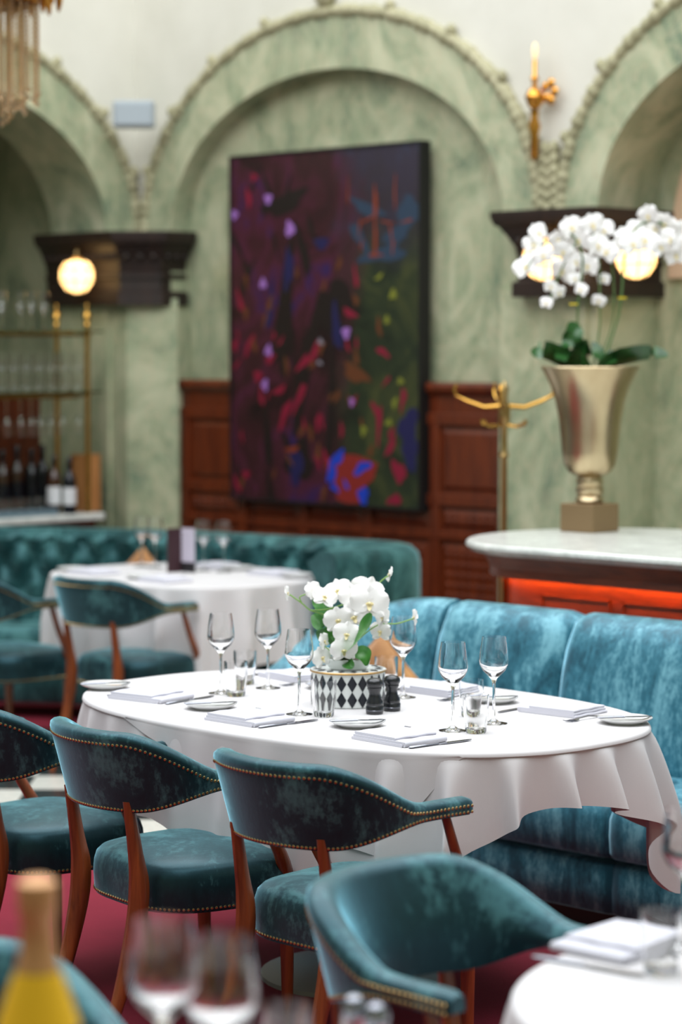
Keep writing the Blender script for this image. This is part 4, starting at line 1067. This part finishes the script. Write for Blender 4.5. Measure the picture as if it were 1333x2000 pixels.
for px, py, lab in ((461, 1362, 'tumbler standing between the two left wine glasses, the nearer one'), (479, 1339, 'tumbler behind another at the left end of the main table'), (633, 1402, 'tumbler in front of the diamond planter'),
                    (755, 1352, 'tumbler behind the black pepper mills'), (930, 1434, 'nearer tumbler between the two right wine glasses'), (921, 1402, 'tumbler behind another between the right wine glasses')):
    q = at(px, py-3, TT); put(tumb0, tu, (q.x, q.y, TT), 0, lab, GT)
def mill():
    e = empty('pepper_mill', cat='mill')
    MB().lathe([(.0005, 0), (.0225, 0), (.0235, .003), (.0235, .020), (.0215, .023), (.0225, .027), (.0215, .034), (.0160, .045), (.0145, .054), (.0165, .063), (.0195, .068), (.0195, .071), (.0005, .071)], 32).build('body', 'mill_black', e, True, 35)
    MB().lathe([(.0005, .0715), (.018, .0715), (.0205, .074), (.0230, .081), (.0215, .089), (.016, .0945), (.006, .097), (.0005, .0973)], 32).build('head', 'mill_black', e)
    MB().lathe([(.0236, .0095), (.0241, .0105), (.0236, .0115)], 32).build('band', 'steel', e)
    return e
ml = mill(); mu = [False]
for px, py, s_, lab in ((732, 1396, .98, 'shorter looking black mill beside the planter, the left of the pair'), (766, 1390, 1.0, 'black mill on the right of the pair beside the planter')):
    q = at(px, py-2, TT); put(ml, mu, (q.x, q.y, TT), 0, lab, 'black mills on the main table')

# ------------------------------------------------------------------ back table, right table, nearest table
for k, (px, py) in enumerate(((277, 1107), (303, 1109), (398, 1115), (437, 1117))):
    q = at(px, py, TOP); put(wine0, wu, (q.x, q.y, TOP+.0005), 0, ('blurred wine glass farthest left on the back table', 'blurred wine glass just left of the menu on the back table', 'blurred wine glass just right of the menu on the back table', 'blurred wine glass farthest right on the back table')[k], 'wine glasses on the back table')
q = at(355, 1117, TOP)
mn = empty('menu_stand', (q.x, q.y, TOP+.0005), radians(45), 'upright two-tone menu holder on the back table', 'menu')
M_ = Matrix.Rotation(radians(-38), 4, 'Z'); M2 = Matrix.Rotation(radians(38), 4, 'Z')
MB().box(-.075, 0, -.004, .004, .0, .195, M2).build('dark_cover', 'menu_red', mn, False)
MB().box(0, .075, -.004, .004, .045, .195, M_).build('pale_cover', 'menu_lilac', mn, False)
MB().box(-.002, .078, -.007, .006, .0, .0445, M_).build('foot', 'menu_dark', mn, False)
for k, (dx, dy, rz, lab) in enumerate(((-.30, -.26, 0, 'left place of the back table near the chairs'), (.20, -.28, 0, 'right place of the back table near the chairs'), (.30, .26, pi, 'booth side of the back table at the right'), (-.16, .33, pi, 'booth side of the back table at the left'))):
    put(nap0, nu, (BT[0]+dx, BT[1]+dy, TOP+.0005), rz, 'blurred folded napkin at the ' + lab, 'napkins on the back table')
    put(pl0, pu, (BT[0]+dx+(-.17 if rz == 0 else .17), BT[1]+dy+(.02 if rz == 0 else -.02), TOP+.0005), 0, 'blurred side plate at the ' + lab, 'side plates on the back table')
a4 = math.atan2(RT[1] - cz(.19, 4.05).y, RT[0] - cz(.19, 4.05).x) - pi/2
q = at(1215, 1850, TOP); o = put(nap0, nu, (q.x, q.y, TOP+.0005), a4, 'blurred white napkin on the round table at the bottom right', 'tableware on the right foreground table')
q = at(1150, 1890, TOP); put(kn0, ku, (q.x, q.y, TOP+.0005), a4+.1, 'blurred knife left of the napkin on the bottom right table', 'tableware on the right foreground table')
q = at(1292, 1900, TOP); put(tumb0, tu, (q.x, q.y, TOP+.0005), 0, 'blurred tumbler on the round table at the bottom right', 'tableware on the right foreground table')
q = at(1338, 1852, TOP); put(wine0, wu, (q.x, q.y, TOP+.0005), 0, 'blurred wine glass cut by the right frame edge', 'tableware on the right foreground table')
def fg(px, pytop, h): q = at(px, pytop, TOP+h); return (q.x, q.y, TOP+.0005)
put(wine0, wu, fg(318, 1800, .26), 0, 'large blurred wine glass in the foreground, the left of the pair', 'wine glasses on the nearest table').scale = (1.15,)*3
put(wine0, wu, fg(432, 1835, .26), 0, 'large blurred wine glass in the foreground, the right of the pair', 'wine glasses on the nearest table').scale = (1.15,)*3
put(tumb0, tu, fg(560, 1965, .098), 0, 'blurred tumbler rim at the bottom edge beside the foreground wine glasses', 'tableware on the nearest table')
for k, (px, py) in enumerate(((692, 1943), (735, 1958))):
    e = empty('salt_shaker', fg(px, py, .085), 0, ('left of two blurred shakers with domed steel caps at the bottom edge', 'right of two blurred shakers with domed steel caps at the bottom edge')[k], 'shaker', 'shakers on the nearest table')
    MB().lathe([(.0005, 0), (.019, 0), (.02, .004), (.017, .055), (.0005, .055)], 24).build('jar', 'glass', e)
    MB().lathe([(.018, .0555), (.0185, .068), (.015, .079), (.008, .084), (.0005, .085)], 24).build('cap', 'steel', e)
    MB().lathe([(.0005, .004), (.0165, .0045), (.0155, .036), (.0005, .036)], 20).build('salt', 'paper_white', e)
e = empty('champagne_bottle', tuple(depth(72, 1705, 2.7).xy) + (TOP+.0005,), 0, 'blurred champagne bottle with gold foil and yellow label at the bottom left', 'bottle')
MB().lathe([(.0005, 0), (.040, 0), (.0435, .006), (.0435, .14), (.040, .165), (.028, .20), (.0185, .225), (.0155, .24), (.0142, .285), (.0005, .285)], 32).build('body', 'bottle_green', e)
MB().lathe([(.0202, .222), (.0165, .24), (.0152, .268), (.0178, .272), (.0178, .282), (.019, .29), (.018, .301), (.01, .305), (.0005, .305)], 24).build('foil', 'foil_gold', e)
MB().lathe([(.0388, .1705), (.0294, .1985), (.0208, .2215)], 32).build('neck_label', 'label_yellow', e)
MB().lathe([(.0441, .03), (.0441, .132), (.0420, .158)], 32).build('paper_label', 'label_orange', e)
e.scale = (1.23, 1.23, 1.25)
